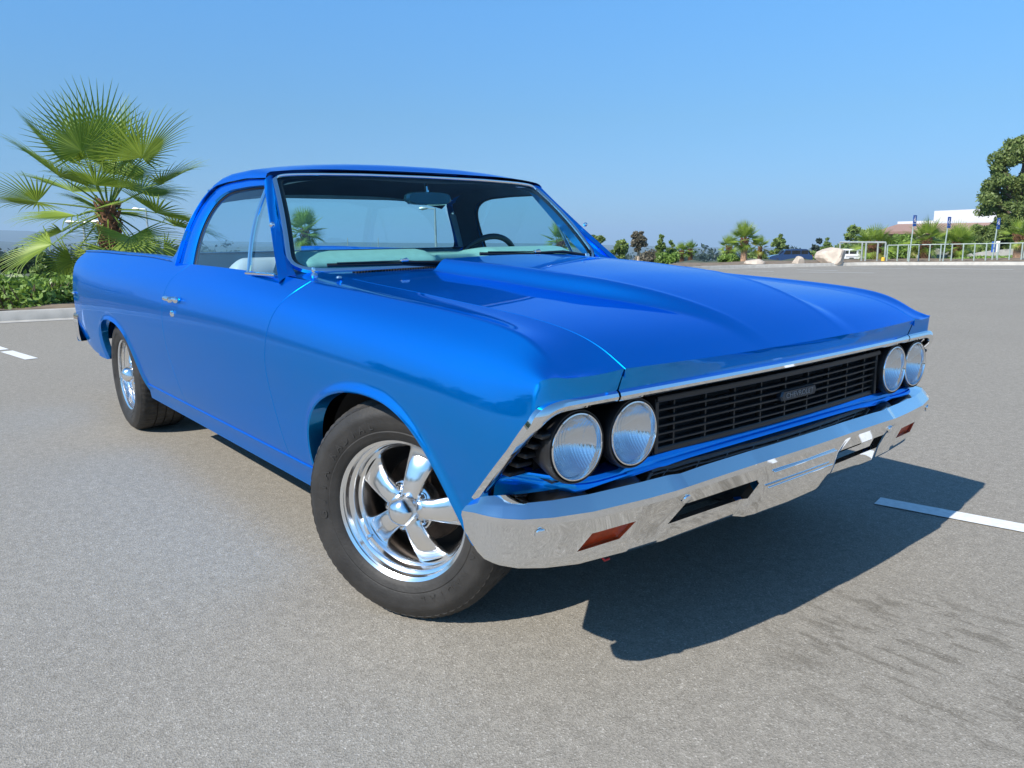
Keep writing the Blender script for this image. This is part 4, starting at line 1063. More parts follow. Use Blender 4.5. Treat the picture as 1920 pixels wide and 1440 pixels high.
mb.grid([[(CAM[0]+math.cos(a)*rk(a)*f, CAM[1]+math.sin(a)*rk(a)*f, G(CAM[0]+math.cos(a)*rk(a)*f, CAM[1]+math.sin(a)*rk(a)*f)) for f in fr] for a in A])
# centre fan
mb.add([(CAM[0], CAM[1], 0)]+[(CAM[0]+math.cos(a)*rk(a)*.02, CAM[1]+math.sin(a)*rk(a)*.02, 0) for a in A], [(0, i, i+1) for i in range(1, 361)])
tag(mb.build('parking_lot', ASPH, None, ang=60, merge=.0001), kind='structure')
def kpt(a, off, dz): 
    r_ = rk(a)+off; x, y = CAM[0]+math.cos(a)*r_, CAM[1]+math.sin(a)*r_; return (x, y, G(x, y)+dz)
mb = MB(); mb.grid([[kpt(a, o, z) for o, z in ((-.30, .004), (-.02, .006), (0, .012), (.015, .135), (.03, .15), (.15, .152), (.16, .10))] for a in A])
tag(mb.build('kerb', CONC, None, ang=40), kind='structure')
rs = [.155, .8, 2, 4, 8, 14, 24, 40, 60, 90, 140, 220, 350, 600, 1000, 1800, 3500, 7000, 16000]
mb = MB(); rows = []
for a in A:
    row = []
    for r_ in rs:
        p = kpt(a, r_, 0); bump_ = .11 if r_ < 3 else .05
        row.append((p[0], p[1], p[2]+(bump_ if r_ < 30 else 0)+(nr.rand()-.5)*min(.25, r_*.01)*(1 if r_ < 300 else 0)))
    rows.append(row)
rows[-1] = rows[0]
mb.grid(rows); tag(mb.build('ground', DRYG, None, ang=80), kind='structure')
# planter soil strip
mb = MB(); mb.grid([[kpt(a, o, .145+.02*math.sin(o*9+a*70)+.10*o/6) for o in (.155, .6, 1.2, 2.2, 3.4, 5.0)] for a in A[(A > ang[0])] if a < ang[-1]])
tag(mb.build('planting_bed', SOIL, None, ang=80), kind='structure')
# painted lines
def line(p0, p1, wd, name='parking_line'):
    p0 = np.array(p0[:2], float); p1 = np.array(p1[:2], float); d = (p1-p0); L_ = np.linalg.norm(d); d /= L_; n_ = np.array([-d[1], d[0]])*wd/2
    k = max(2, int(L_/.4)); mb = MB(); rows = []
    for i in range(k+1):
        c = p0+d*L_*i/k; rows.append([(*(c+n_*s), G(*(c+n_*s))+.004) for s in (-1, 1)])
    mb.grid(rows); return tag(mb.build(name, LINEW, None), kind='structure')
line((.441, 1.108), (6.5, 2.36), .092)
line((-6.62, -.868), (-7.45, -.985), .11); line((-7.60, -1.0), (-12, -1.55), .11)
for (a, b_) in (((1600, 502.5), (1700, 503.8)), ((1495, 506), (1570, 507.5)), ((1720, 503), (1900, 505.5)), ((1500, 510), (1640, 512)), ((1400, 508), (1450, 509))):
    line(gpix(*a), gpix(*b_), .11)

# ------------------------------------------------------------------ vegetation
def leafm(name, c1, c2, rough=.55, tl=.42):
    m, t, b = newmat(name)
    tc = t.nodes.new('ShaderNodeTexCoord'); n = t.nodes.new('ShaderNodeTexNoise'); n.inputs['Scale'].default_value = 1.3; n.inputs['Detail'].default_value = 5
    t.links.new(tc.outputs['Object'], n.inputs['Vector'])
    gi = t.nodes.new('ShaderNodeNewGeometry'); ad = t.nodes.new('ShaderNodeMath'); ad.operation = 'MULTIPLY_ADD'; ad.inputs[1].default_value = .5; 
    t.links.new(gi.outputs['Random Per Island'], ad.inputs[0]); sb = t.nodes.new('ShaderNodeMath'); sb.operation = 'SUBTRACT'; sb.inputs[1].default_value = .25
    t.links.new(n.outputs['Fac'], sb.inputs[0]); t.links.new(sb.outputs[0], ad.inputs[2])
    r = t.nodes.new('ShaderNodeValToRGB'); r.color_ramp.elements[0].color = (*c1, 1); r.color_ramp.elements[1].color = (*c2, 1); r.color_ramp.elements[0].position = .2; r.color_ramp.elements[1].position = .8
    t.links.new(ad.outputs[0], r.inputs[0]); t.links.new(r.outputs[0], b.inputs['Base Color']); b.inputs['Roughness'].default_value = rough
    tr = t.nodes.new('ShaderNodeBsdfTranslucent'); t.links.new(r.outputs[0], tr.inputs[0]); mx = t.nodes.new('ShaderNodeMixShader'); mx.inputs[0].default_value = tl
    t.links.new(b.outputs[0], mx.inputs[1]); t.links.new(tr.outputs[0], mx.inputs[2]); t.links.new(mx.outputs[0], t.nodes['Material Output'].inputs[0])
    return m
FROND = leafm('palm_frond', (.14, .23, .03), (.34, .45, .07), .42, .35)
FROND2 = leafm('palm_frond_yellow', (.30, .30, .04), (.42, .38, .08), .45, .35)
LEAFB = leafm('bright_leaf', (.11, .19, .03), (.28, .42, .08), .45, .3)
LEAFM = leafm('mid_leaf', (.13, .21, .05), (.32, .42, .12))
LEAFD = leafm('dark_leaf', (.03, .06, .025), (.085, .13, .045))
LEAFO = leafm('olive_leaf', (.11, .165, .045), (.29, .37, .11))
LEAFG = leafm('grey_leaf', (.16, .15, .10), (.30, .26, .19))
LEAFH = leafm('blue_green_leaf', (.03, .055, .045), (.07, .11, .08))
BARK = pr('bark', (.16, .11, .075), .9, noise=.4, nscale=12, bump=.5, bscale=30)
BARKP = pr('pale_bark', (.42, .33, .25), .9, noise=.3, nscale=8)
PALMT = pr('palm_boots', (.20, .10, .05), .85, noise=.5, nscale=18, bump=.6, bscale=40)
PALMW = pr('palm_trunk_bare', (.40, .24, .15), .85, noise=.35, nscale=14, bump=.4, bscale=30)

def fan_frond(R, pet, droop, nseg=34, fold=.5, seedv=0, w0=1.0):
    """one fan leaf growing along +X from the origin; returns verts, faces"""
    r_ = random.Random(seedv); m_ = MB()
    # petiole with a gentle arch
    path = [np.array([pet*u, 0, -.14*pet*u*u*droop]) for u in np.linspace(0, 1, 8)]
    m_.tube(path, [lerp(.022, .009, u) for u in np.linspace(0, 1, 8)], 5)
    hub = path[-1]; d_ = path[-1]-path[-2]; d_ /= np.linalg.norm(d_); upv = np.cross(d_, [0, 1, 0]); upv *= -1 if upv[2] < 0 else 1
    sp = R_(118)
    for i in range(nseg):
        a = lerp(-sp, sp, i/(nseg-1)); dirv = math.cos(a)*d_+math.sin(a)*np.array([0, 1., 0])
        dirv = dirv+upv*(.10+fold*.30*abs(math.sin(a))**1.3*(1 if fold > 0 else 1)); dirv /= np.linalg.norm(dirv)
        L = R*(.86+.14*math.cos(a*.8))*(.93+.12*r_.random()); da = 2*sp/(nseg-1)
        tn = np.cross(upv, dirv); tn /= np.linalg.norm(tn); nn = np.cross(dirv, tn)
        ctr = []; k = 8; cur = hub.copy(); dv = dirv.copy(); bend = (.5+.9*r_.random())*droop; tipk = .5 if r_.random() < .8 else 1.2
        for j in range(k+1):
            u = j/k; ctr.append((cur.copy(), tn, nn, u))
            if u > .45: dv = dv+np.array([0, 0, -1.])*bend*.30*(u-.3)*(1.7 if u > .75 else 1)*tipk*1.6; dv /= np.linalg.norm(dv)
            cur = cur+dv*L/k
        pl = []
        for c, tn_, nn_, u in ctr:
            wd = R*u*math.tan(da/2)*1.03 if u < .36 else R*.36*math.tan(da/2)*1.03*(1-(u-.36)/.64)**.9*.85+.0008
            wd *= w0
            pl.append([c-tn_*wd+nn_*wd*.0, c+nn_*wd*.55, c+tn_*wd])
        m_.grid(pl)
    return m_
def palm(base, name, label, cat, trunk_h, trunk_r, nf, R, pet, seedv, group=None, nseg=34, lean=(0, 0), sub=True, yellow=3, bare=0., elev=(88, -48)):
    r_ = random.Random(seedv); root = empty(name, tuple(base)); tag(root, label, cat, group)
    # trunk
    m_ = MB(); n = 14; k = 16; rows = []
    for i in range(k+1):
        u = i/k; rr = trunk_r*(1.25 if u < .05 else 1)*(1-.15*u); 
        rows.append([(lean[0]*u+rr*math.cos(a)*(1+.08*r_.random()), lean[1]*u+rr*math.sin(a)*(1+.08*r_.random()), trunk_h*u) for a in np.linspace(0, 2*math.pi, n, endpoint=False)])
    m_.grid(rows, closev=True); tr = m_.build('trunk', PALMW if bare else PALMT, root, ang=60)
    if sub:  # old leaf bases
        m_ = MB(); nb = 110 if not bare else 40
        for i in range(nb):
            a = i*2.399; u = lerp(bare, 1, i/nb); z = trunk_h*u; c = np.array([lean[0]*u+trunk_r*.92*math.cos(a), lean[1]*u+trunk_r*.92*math.sin(a), z])
            er = np.array([math.cos(a), math.sin(a), 0]); et = np.array([-math.sin(a), math.cos(a), 0]); s_ = trunk_r*.36
            L = trunk_r*(.5+.5*r_.random()); e = c+er*L*.55+np.array([0, 0, L])
            m_.add([c-et*s_, c+et*s_, e+et*s_*.5, e-et*s_*.5, c-et*s_+er*.03, c+et*s_+er*.03, e+et*s_*.4+er*.02, e-et*s_*.4+er*.02], [(4, 5, 6, 7), (0, 4, 7, 3), (1, 2, 6, 5), (3, 7, 6, 2)])
        tag(m_.build('leaf_base', PALMT, tr, smooth=False), kind='stuff')
    variants = [fan_frond(R*(1 if v < 3 else .9), pet, dr_, nseg, fold, seedv*10+v).build('frond', FROND, None, smooth=True, ang=25) for v, (dr_, fold) in enumerate(((.15, .5), (.45, .45), (.8, .4), (1.25, .35)))]
    for o in variants: 
        for c_ in list(o.users_collection): c_.objects.unlink(o)
    top = np.array([lean[0], lean[1], trunk_h-.02])
    for i in range(nf):
        u = i/(nf-1); el = lerp(elev[0], elev[1], u**.95)+r_.uniform(-6, 6); az = i*137.5+r_.uniform(-14, 14)
        v = 0 if u < .25 else 1 if u < .5 else 2 if u < .75 else 3
        o = variants[v].copy(); o.data = variants[v].data; col.objects.link(o); o.parent = root
        if u > 1-yellow/nf and i % 2 == 0:
            o.data = variants[v].data.copy(); o.data.materials.clear(); o.data.materials.append(FROND2)
        o.location = top+np.array([math.cos(R_(az))*trunk_r*.4, math.sin(R_(az))*trunk_r*.4, -.25*u*R])
        o.rotation_euler = (r_.uniform(-.5, .5), -R_(el), R_(az)); sc = r_.uniform(.86, 1.08)*(1 if u < .8 else .85); o.scale = (sc, sc, sc)
    return root
def crown_leaves(m_, centers, n, leaf, r_):
    """leaf-sized quads in clumps"""
    cs = np.array([c[0] for c in centers]); rs_ = np.array([c[1] for c in centers]); wt = (rs_.prod(1))**(2/3.); wt /= wt.sum()
    idx = r_.choice(len(cs), n, p=wt); d = r_.normal(size=(n, 3)); d /= np.linalg.norm(d, axis=1)[:, None]
    rad_ = r_.rand(n)**.30*(1+.12*r_.normal(size=n)); p = cs[idx]+d*rad_[:, None]*rs_[idx]
    a = r_.normal(size=(n, 3)); a /= np.linalg.norm(a, axis=1)[:, None]; b_ = np.cross(a, r_.normal(size=(n, 3))); b_ /= np.linalg.norm(b_, axis=1)[:, None]
    s_ = leaf*(.6+.8*r_.rand(n))[:, None]
    V = np.stack([p-a*s_, p+b_*s_*.5, p+a*s_, p-b_*s_*.5], 1).reshape(-1, 3); o = len(m_.v)
    m_.v += [tuple(v) for v in V.tolist()]; m_.f += [(o+4*i, o+4*i+1, o+4*i+2, o+4*i+3) for i in range(n)]
def tree(base, name, label, cat, h, wr, mat, n=2600, shape='round', leaf=None, trunk=.35, bark=None, group=None, seedv=1, tr_=None, nc=None):
    r_ = np.random.RandomState(seedv); root = empty(name, tuple(base)); tag(root, label, cat, group)
    leaf = leaf or h*.022; tr_ = tr_ or h*.018; m_ = MB(); cl = []
    th = h*trunk
    nc = nc or 26
    for i in range(nc):
        a = r_.rand()*2*math.pi; u = r_.rand()
        if shape == 'cone': z = lerp(th, h*.97, u); rr = wr*(1-(z-th)/(h-th))**.8*r_.rand()**.5; cr = wr*.30*(1.1-.7*u)
        elif shape == 'column': z = lerp(th, h*.94, u); rr = wr*.6*r_.rand()**.5; cr = wr*.42
        elif shape == 'pine': z = lerp(th, h*.96, u); q = (z-th)/(h-th); rr = wr*math.sin(math.pi*min(.95, .22+q*.70))*r_.rand()**.45*.90; cr = wr*.19
        elif shape == 'umbrella': z = lerp(h*.72, h*.93, u); rr = wr*r_.rand()**.5*.85; cr = wr*.26
        elif shape == 'hedge': z = lerp(h*.3, h*.8, u); rr = wr*r_.rand()**.5*.8; cr = min(h*.35, wr*.4)
        else:
            z = lerp(th, h*.93, u); q = (z-th)/(h-th); rr = wr*math.sin(math.pi*min(.97, .18+q*.75))*r_.rand()**.5*.82; cr = wr*.28
        c = np.array([rr*math.cos(a), rr*math.sin(a), z]); cl.append((c, np.array([cr, cr, cr*.8])*r_.uniform(.7, 1.25)))
    crown_leaves(m_, cl, n, leaf, r_)
    m_.build('crown', mat, root, smooth=False)
    m_ = MB(); k = max(1, 1)
    m_.tube([(0, 0, -.2), (tr_*.5, 0, th*.6), (0, tr_*.6, th), (tr_, 0, h*.75)], [tr_*1.25, tr_, tr_*.85, tr_*.2], 8)
    for c, _ in cl[::3]:
        z0 = min(c[2]*.8, max(th*.8, c[2]-wr*.5)); m_.tube([(0, 0, z0), lerp(np.array([0, 0, z0]), c, .5)+np.array([0, 0, wr*.04]), c], [tr_*.45, tr_*.3, tr_*.08], 5, cap=False)
    m_.build('trunk', bark or BARK, root); return root

# big fan palm behind the pickup's bed
pb = gdep(222, 15.2); ctr = at(222, 379, 15.2)
palm(pb+np.array([0, 0, .1]), 'fan_palm', 'large young fan palm with green fronds and shaggy brown trunk behind the pickup bed', 'palm tree', ctr[2]-pb[2]-.1, .17, 32, 1.16, 1.15, 5, nseg=36, yellow=3, elev=(84, -60))
# hedge and shrubs behind the left kerb
def hedge_row(px0, px1, d0_, d1_, ptop, name, label, n, mat, leaf, seedv):
    r_ = np.random.RandomState(seedv); a = gdep(px0, d0_); b_ = gdep(px1, d1_); base = (a+b_)/2; root = empty(name, tuple(base)); tag(root, label, 'hedge' if 'hedge' in name else 'shrub')
    m_ = MB(); cl = []
    for i in range(34):
        u = r_.rand(); p = lerp(a, b_, u)-base; dd = lerp(d0_, d1_, u); h = at(lerp(px0, px1, u), ptop+r_.uniform(-4, 10), dd)[2]-G(*(p+base)[:2])
        back = r_.rand()*1.0
        p = p+np.array([-fwd[0]*0+fwd[0]*back, fwd[1]*back, 0]); z = h*r_.uniform(.35, .80); cl.append((np.array([p[0], p[1], z]), np.array([.38, .38, .26])*r_.uniform(.7, 1.2)))
    crown_leaves(m_, cl, n, leaf, r_); m_.build('foliage', mat, root, smooth=False)
    m_ = MB()
    for i in range(30):
        u = r_.rand(); p = lerp(a, b_, u)-base; q = p+np.array([r_.uniform(-.3, .3), r_.uniform(-.3, .3), .5]); m_.tube([p, q], [.015, .006], 5, cap=False)
    m_.build('stem', BARK, root)
hedge_row(-140, 70, 11.7, 12.1, 528, 'clipped_hedge', 'bright green leafy hedge behind the kerb at the left edge', 9000, LEAFB, .048, 3)
hedge_row(72, 128, 12.6, 12.9, 535, 'round_shrub', 'yellow-green shrub with bare lower stems between the hedge and the pickup tailgate', 3000, LEAFB, .042, 4)
def T(px, ptop, depth, wpx, mat, shape, label, name='tree', cat='tree', pbase=None, **kw):
    b_ = gdep(px, depth); h = at(px, ptop, depth)[2]-b_[2]; wr = wpx/2*depth/FPX
    kw['leaf'] = max(kw.get('leaf', .1), depth*.0021); kw['n'] = int(kw.get('n', 2000)*1.35)
    return tree(b_, name, label, cat, h, wr, mat, shape=shape, **kw)
T(92, 472, 24, 76, LEAFM, 'cone', 'small pointed green tree rising behind the bright hedge at left', 'young_tree', n=5000, leaf=.065, seedv=21, trunk=.1)
for i, (x, tp, dp, wd) in enumerate(((-40, 478, 60, 90), (22, 484, 55, 80), (58, 488, 62, 60))):
    T(x, tp, dp, wd, LEAFD, 'round', ['dark oak on the slope below the lot, cut by the left edge', 'dark oak on the slope under the drooping palm frond', 'dark oak on the slope between the palm frond and the pointed tree'][i], 'oak_tree', n=5000, leaf=.2, seedv=30+i, trunk=.12, group='dark oaks on the slope at left')
# hazy woods further down the valley: too many to count
m_ = MB(); r2 = np.random.RandomState(77); cl = []
for i in range(420):
    px = r2.uniform(-350, 430) if i < 250 else r2.uniform(1080, 1950); dp = r2.uniform(230, 520); b_ = gdep(px, dp); tp = (466 if px < 500 else 470)+r2.uniform(0, 16); h = max(3, at(px, tp, dp)[2]-b_[2]); 
    for q in range(2): cl.append((b_+np.array([r2.uniform(-4, 4), r2.uniform(-4, 4), h*.5*(q+.5)]), np.array([6, 6, h*.40])*r2.uniform(.7, 1.2)))
crown_leaves(m_, cl, 42000, 1.0, r2)
tag(m_.build('valley_woods', LEAFH, None, smooth=False), kind='stuff')
tag(bpy.data.objects['valley_woods'], 'hazy blue-green woodland covering the valley below the parking lot')

# the wooded bank on the other side of the lot, behind the camera: the doors mirror it
m_ = MB(); r2 = np.random.RandomState(5); cl = []
for i in range(90):
    x = r2.uniform(-75, 45); y = -46+r2.uniform(-4, 4)-.002*(x+10)**2*.5; h = r2.uniform(2.5, 6.5); cl.append((np.array([x, y, h*.5]), np.array([2.6, 2.2, h*.5])))
crown_leaves(m_, cl, 14000, .42, r2); tag(m_.build('lot_woods', LEAFD, None, smooth=False), kind='stuff')
# palms on the right and seen through the cab
def P_(px, ptrunktop, depth, R, pet, nf, label, name='fan_palm', seedv=1, trunk_r=.2, bare=.0, pbase=None, yellow=2, **kw):
    b_ = gdep(px, depth); h = at(px, ptrunktop, depth)[2]-b_[2]
    return palm(b_, name, label, 'palm tree', h, trunk_r, nf, R, pet, seedv, nseg=22, bare=bare, yellow=yellow, group='fan palms around the parking lot', **kw)
P_(1394, 447, 41, .62, .42, 24, 'slim fan palm with reddish trunk between the blue car and the shrubs', seedv=41, trunk_r=.17, bare=.55)
P_(1366, 462, 46, .5, .35, 20, 'shorter fan palm close beside the slim palm with reddish trunk', seedv=42, trunk_r=.14)
P_(1424, 462, 43, .45, .32, 12, 'small pale drooping fan palm right of the slim reddish palm', seedv=43, trunk_r=.08, yellow=8)
P_(1638, 457, 41, .75, .5, 20, 'low bushy fan palm behind the pipe frame', seedv=44, trunk_r=.26, yellow=4)
P_(1733, 450, 40, .80, .55, 22, 'fan palm with orange-brown trunk between the first and second blue signs', seedv=45, trunk_r=.22)
P_(1792, 456, 41, .75, .5, 22, 'fan palm just right of the second blue sign', seedv=46, trunk_r=.18)
P_(1908, 442, 37, .6, .45, 20, 'fan palm with bare orange trunk at the right edge', seedv=47, trunk_r=.24, bare=.8)
P_(577, 432, 34, .72, .42, 22, 'small fan palm seen through the windshield and rear window', seedv=48, trunk_r=.16)
P_(1278, 470, 62, .5, .35, 16, 'left of two small grey-green palms beyond the hood', seedv=49, trunk_r=.14)
P_(1294, 467, 62, .5, .35, 16, 'right of two small grey-green palms beyond the hood', seedv=50, trunk_r=.14)
P_(1052, 452, 30, .55, .4, 18, 'fan palm seen through the driver side vent window', seedv=51, trunk_r=.14)
# trees across the middle and right
T(1116, 442, 60, 42, LEAFO, 'umbrella', 'flat-topped olive-green tree beside the windshield corner', 'acacia_tree', n=2200, leaf=.13, seedv=52, trunk=.5)
T(1126, 468, 44, 34, LEAFB, 'round', 'yellow-green bush beneath the flat-topped tree', 'bush', 'shrub', n=1500, leaf=.09, seedv=53, trunk=.1)
T(1163, 450, 62, 34, LEAFM, 'round', 'rounded grey-green tree between the flat-topped and the tall bare-trunked tree', 'small_tree', n=2200, leaf=.12, seedv=54, trunk=.2)
T(1196, 432, 68, 34, LEAFG, 'round', 'tall grey-brown tree with a pale bare trunk', 'eucalyptus_tree', n=2400, leaf=.13, seedv=55, trunk=.42, bark=BARKP, tr_=.12)
T(1215, 468, 75, 46, LEAFG, 'hedge', 'sparse brownish scrub beside the pale-trunked tree', 'scrub', 'shrub', n=900, leaf=.12, seedv=56, trunk=.1)
T(1240, 438, 46, 30, LEAFM, 'cone', 'taller pointed green tree of the pair beyond the hood', 'conifer_tree', n=3200, leaf=.085, seedv=57, trunk=.06)
T(1258, 450, 47, 30, LEAFM, 'cone', 'shorter pointed green tree of the pair beyond the hood', 'conifer_tree', n=2600, leaf=.085, seedv=58, trunk=.06)
T(1252, 476, 42, 40, LEAFB, 'hedge', 'leafy bright bush at the foot of the pointed pair', 'bush', 'shrub', n=1200, leaf=.07, seedv=59, trunk=.1)
T(1366, 478, 42, 44, LEAFB, 'hedge', 'bright green bush at the foot of the paired palms', 'bush', 'shrub', n=1600, leaf=.06, seedv=60, trunk=.1)
T(1304, 497, 40, 20, LEAFG, 'hedge', 'low reddish-brown bush on the kerb beside the hood', 'bush', 'shrub', n=500, leaf=.05, seedv=61, trunk=.1)
T(1341, 494, 40, 24, LEAFO, 'hedge', 'low dull green bush on the kerb left of the boulders', 'bush', 'shrub', n=700, leaf=.05, seedv=62, trunk=.1)
T(1459, 434, 98, 42, LEAFM, 'cone', 'green layered tree above the dark blue car', 'young_tree', n=3000, leaf=.11, seedv=63, trunk=.15)
T(1474, 460, 90, 14, LEAFD, 'column', 'narrow dark cypress above the dark blue car roof', 'cypress_tree', n=900, leaf=.14, seedv=64, trunk=.1)
T(1528, 448, 95, 40, LEAFH, 'round', 'distant blue-green tree between the two parked cars', 'distant_tree', n=1800, leaf=.2, seedv=65, trunk=.2)
T(1549, 442, 88, 34, LEAFM, 'cone', 'pointed green tree behind the white car', 'young_tree', n=3000, leaf=.10, seedv=66, trunk=.1)
T(1535, 470, 84, 50, LEAFM, 'hedge', 'green shrubbery left of the white car', 'bush', 'shrub', n=1500, leaf=.10, seedv=67, trunk=.1)
T(1596, 422, 88, 34, LEAFM, 'round', 'airy tree with open branches behind the pipe frame', 'young_tree', n=1500, leaf=.10, seedv=68, trunk=.35)
T(1590, 456, 84, 60, LEAFM, 'hedge', 'green shrub mass behind the left half of the pipe frame', 'bush', 'shrub', n=2200, leaf=.09, seedv=69, trunk=.1)
T(1620, 428, 82, 30, LEAFM, 'round', 'bushy tree right behind the pipe frame palm', 'young_tree', n=1800, leaf=.10, seedv=70, trunk=.3)
T(1686, 440, 47, 58, LEAFB, 'round', 'bright green bushy tree left of the first blue sign', 'bushy_tree', n=3200, leaf=.085, seedv=71, trunk=.1)
T(1705, 452, 44, 60, LEAFB, 'hedge', 'lime green shrubs behind the railing under the first blue sign', 'bush', 'shrub', n=3000, leaf=.08, seedv=81, trunk=.05)
T(1650, 462, 46, 60, LEAFB, 'hedge', 'bright green shrub behind the right half of the pipe frame', 'bush', 'shrub', n=2600, leaf=.08, seedv=82, trunk=.05)
T(1815, 455, 50, 90, LEAFM, 'hedge', 'wide green shrub mass behind the railing right of the second sign', 'bush', 'shrub', n=4000, leaf=.09, seedv=83, trunk=.05)
T(1527, 470, 90, 36, LEAFM, 'hedge', 'green shrubs in the gap between the dark blue car and the white car', 'bush', 'shrub', n=2200, leaf=.1, seedv=84, trunk=.05)
T(1418, 474, 78, 40, LEAFM, 'hedge', 'low green shrubs left of the dark blue car', 'bush', 'shrub', n=2000, leaf=.1, seedv=85, trunk=.05)
T(1664, 436, 52, 44, LEAFO, 'round', 'olive tree between the pipe frame palm and the first blue sign', 'bushy_tree', n=2400, leaf=.09, seedv=72, trunk=.2)
T(1760, 438, 50, 46, LEAFM, 'round', 'green tree between the two fan palms by the signs', 'bushy_tree', n=2400, leaf=.09, seedv=73, trunk=.2)
T(1832, 424, 54, 66, LEAFO, 'round', 'lower olive-green tree under the big pine', 'bushy_tree', n=4200, leaf=.10, seedv=74, trunk=.15)
T(1878, 405, 56, 80, LEAFO, 'round', 'bushy olive tree behind the third blue sign', 'bushy_tree', n=4200, leaf=.11, seedv=75, trunk=.15)
T(1902, 252, 56, 148, LEAFO, 'pine', 'very large pine with clumped foliage rising at the right edge', 'pine_tree', n=24000, leaf=.12, seedv=76, trunk=.16, nc=110, tr_=.32)

# ------------------------------------------------------------------ boulders, cars, frame, signs, fence, building
ROCK = pr('boulder_stone', (.52, .44, .36), .85, noise=.22, nscale=3, bump=.5, bscale=6)
def boulder(px, ptop, pbot, wpx, label, seedv, peak=.0):
    b_ = gpix(px, pbot); dp = depth_of(b_); h = at(px, ptop, dp)[2]-b_[2]; wr = wpx/2*dp/FPX; r_ = random.Random(seedv); bm = bmesh.new()
    bmesh.ops.create_icosphere(bm, subdivisions=3, radius=1)
    ph = [r_.uniform(0, 6) for _ in range(6)]
    pl = [(Vector([r_.gauss(0, 1) for _ in range(3)]).normalized(), r_.uniform(.62, .85)) for _ in range(11)]
    for v in bm.verts:
        c = v.co.copy()
        for n_, d in pl:
            k = c.dot(n_)
            if k > d: c -= n_*(k-d)
        v.co = Vector((c.x*wr*1.15, c.y*wr*.9, (c.z+.70)*h*1.35/1.5+peak*h*max(0, (c @ Vector(CR))) ))
    me = bpy.data.meshes.new('boulder'); bm.to_mesh(me); bm.free(); me.materials.append(ROCK); o = bpy.data.objects.new('boulder', me); col.objects.link(o); o.location = b_+np.array([0, 0, -.02]); tag(o, label, 'boulder', 'boulders on the kerb island')
boulder(1416, 489, 501, 40, 'pale low boulder with a peaked top left of the dark blue car', 1)
boulder(1400, 492, 501, 16, 'small pale rock against the low peaked boulder', 5)
boulder(1496, 486, 500, 22, 'small pale boulder just right of the dark blue car', 2)
boulder(1511, 494, 499.5, 16, 'flat little rock between the small boulder and the big one', 6)
boulder(1556, 473, 498.5, 52, 'largest pale boulder, in front of the white car', 3, .25)

def car_material(c, n): return pr(n, c, .3, noise=.04, coat=1)
def suv(px, depth, rz, L_, W_, H_, mat, label, lampmat):
    b_ = gdep(px, depth); root = empty('parked_car', tuple(b_), rz); tag(root, label, 'car')
    prof = [(-.50, .28), (-.50, .52), (-.485, .60), (-.44, .64), (-.40, .90), (-.36, .975), (-.1, 1.0), (.12, .97), (.25, .66), (.40, .60), (.48, .52), (.50, .40), (.49, .22), (-.48, .22)]
    m_ = MB(); rows = []
    for y, ins in ((-.5, .0), (-.49, .0), (-.40, .0), (0, 0), (.40, 0), (.49, 0), (.5, 0)):
        rows.append([(x*L_*(1 if abs(y) < .45 else .985), y*W_*(1 if z < .62 else .86), z*H_) for x, z in prof])
    m_.grid(rows, closev=True); m_.f.append(tuple(range(len(prof)))); m_.f.append(tuple(range(6*len(prof), 7*len(prof))))
    m_.build('body', mat, root, ang=30, bevel=.03)
    m_ = MB(); m_.grid([[(x*L_, y, z*H_) for x, z in ((-.462, .66), (-.415, .88))] for y in (-.38*W_, .38*W_)]); 
    m_.v = [(v[0]-.04, v[1], v[2]) for v in m_.v]; m_.build('rear_window', SEAL, root)
    m_ = MB(); m_.grid([[(x*L_+.05, y, z*H_+.01) for x, z in ((.14, .94), (.24, .68))] for y in (-.36*W_, .36*W_)]); m_.build('windshield', SEAL, root)
    for s in (-1, 1):
        for a, b2 in (((-.40, -.24)), ((-.22, -.02)), ((0, .17))):
            m_ = MB(); m_.add([(a*L_, s*W_*.435, .66*H_), (b2*L_, s*W_*.435, .66*H_), (b2*L_-(.05*L_ if b2 > .1 else 0), s*W_*.432, .90*H_), (a*L_, s*W_*.432, .90*H_)], [(0, 1, 2, 3)]); m_.build('side_window', SEAL, root)
        for x in (-.30, .31):
            m_ = MB(); m_.lathe([(0, .05), (.20, .05), (.22, .02), (.335, .01), (.345, -.05), (.345, -.2)], (x*L_, s*(W_*.5-.02), .34), (0, s, 0), 24); m_.build('wheel', RUBBER, root)
        m_ = MB(); m_.box((-.50*L_-.0, s*W_*.42, .52*H_), (.06, .18, .30)); m_.build('tail_light', lampmat, root)
        m_ = MB(); m_.box((.49*L_, s*W_*.38, .48*H_), (.06, .30, .14)); m_.build('headlight', ALU, root)
    return root
bl = car_material((.012, .03, .10), 'dark_blue_car_paint'); wh = car_material((.75, .76, .78), 'white_car_paint')
vr = math.atan2(CR[1], CR[0])
suv(1479, 80, vr+math.pi-.15, 4.3, 1.8, 1.62, bl, 'dark blue hatchback parked behind the boulders', TAIL)
suv(1580, 79, vr+math.pi-.9, 4.6, 1.85, 1.5, wh, 'white sport utility car parked behind the largest boulder', TAIL)
STEEL = pr('galvanised_steel', (.46, .49, .47), .45, .5, noise=.15, nscale=6)
STEELG = pr('green_grey_paint', (.33, .40, .37), .5, noise=.12)
SIGNB = pr('sign_blue', (.02, .10, .42), .4, noise=.08); WHITE = pr('white_sign_paint', (.80, .80, .78), .5, noise=.04)
YEL = pr('yellow_paint', (.75, .45, .03), .5, noise=.1)
def seg(m_, a, b_, r_): m_.tube([a, b_], r_, 8)
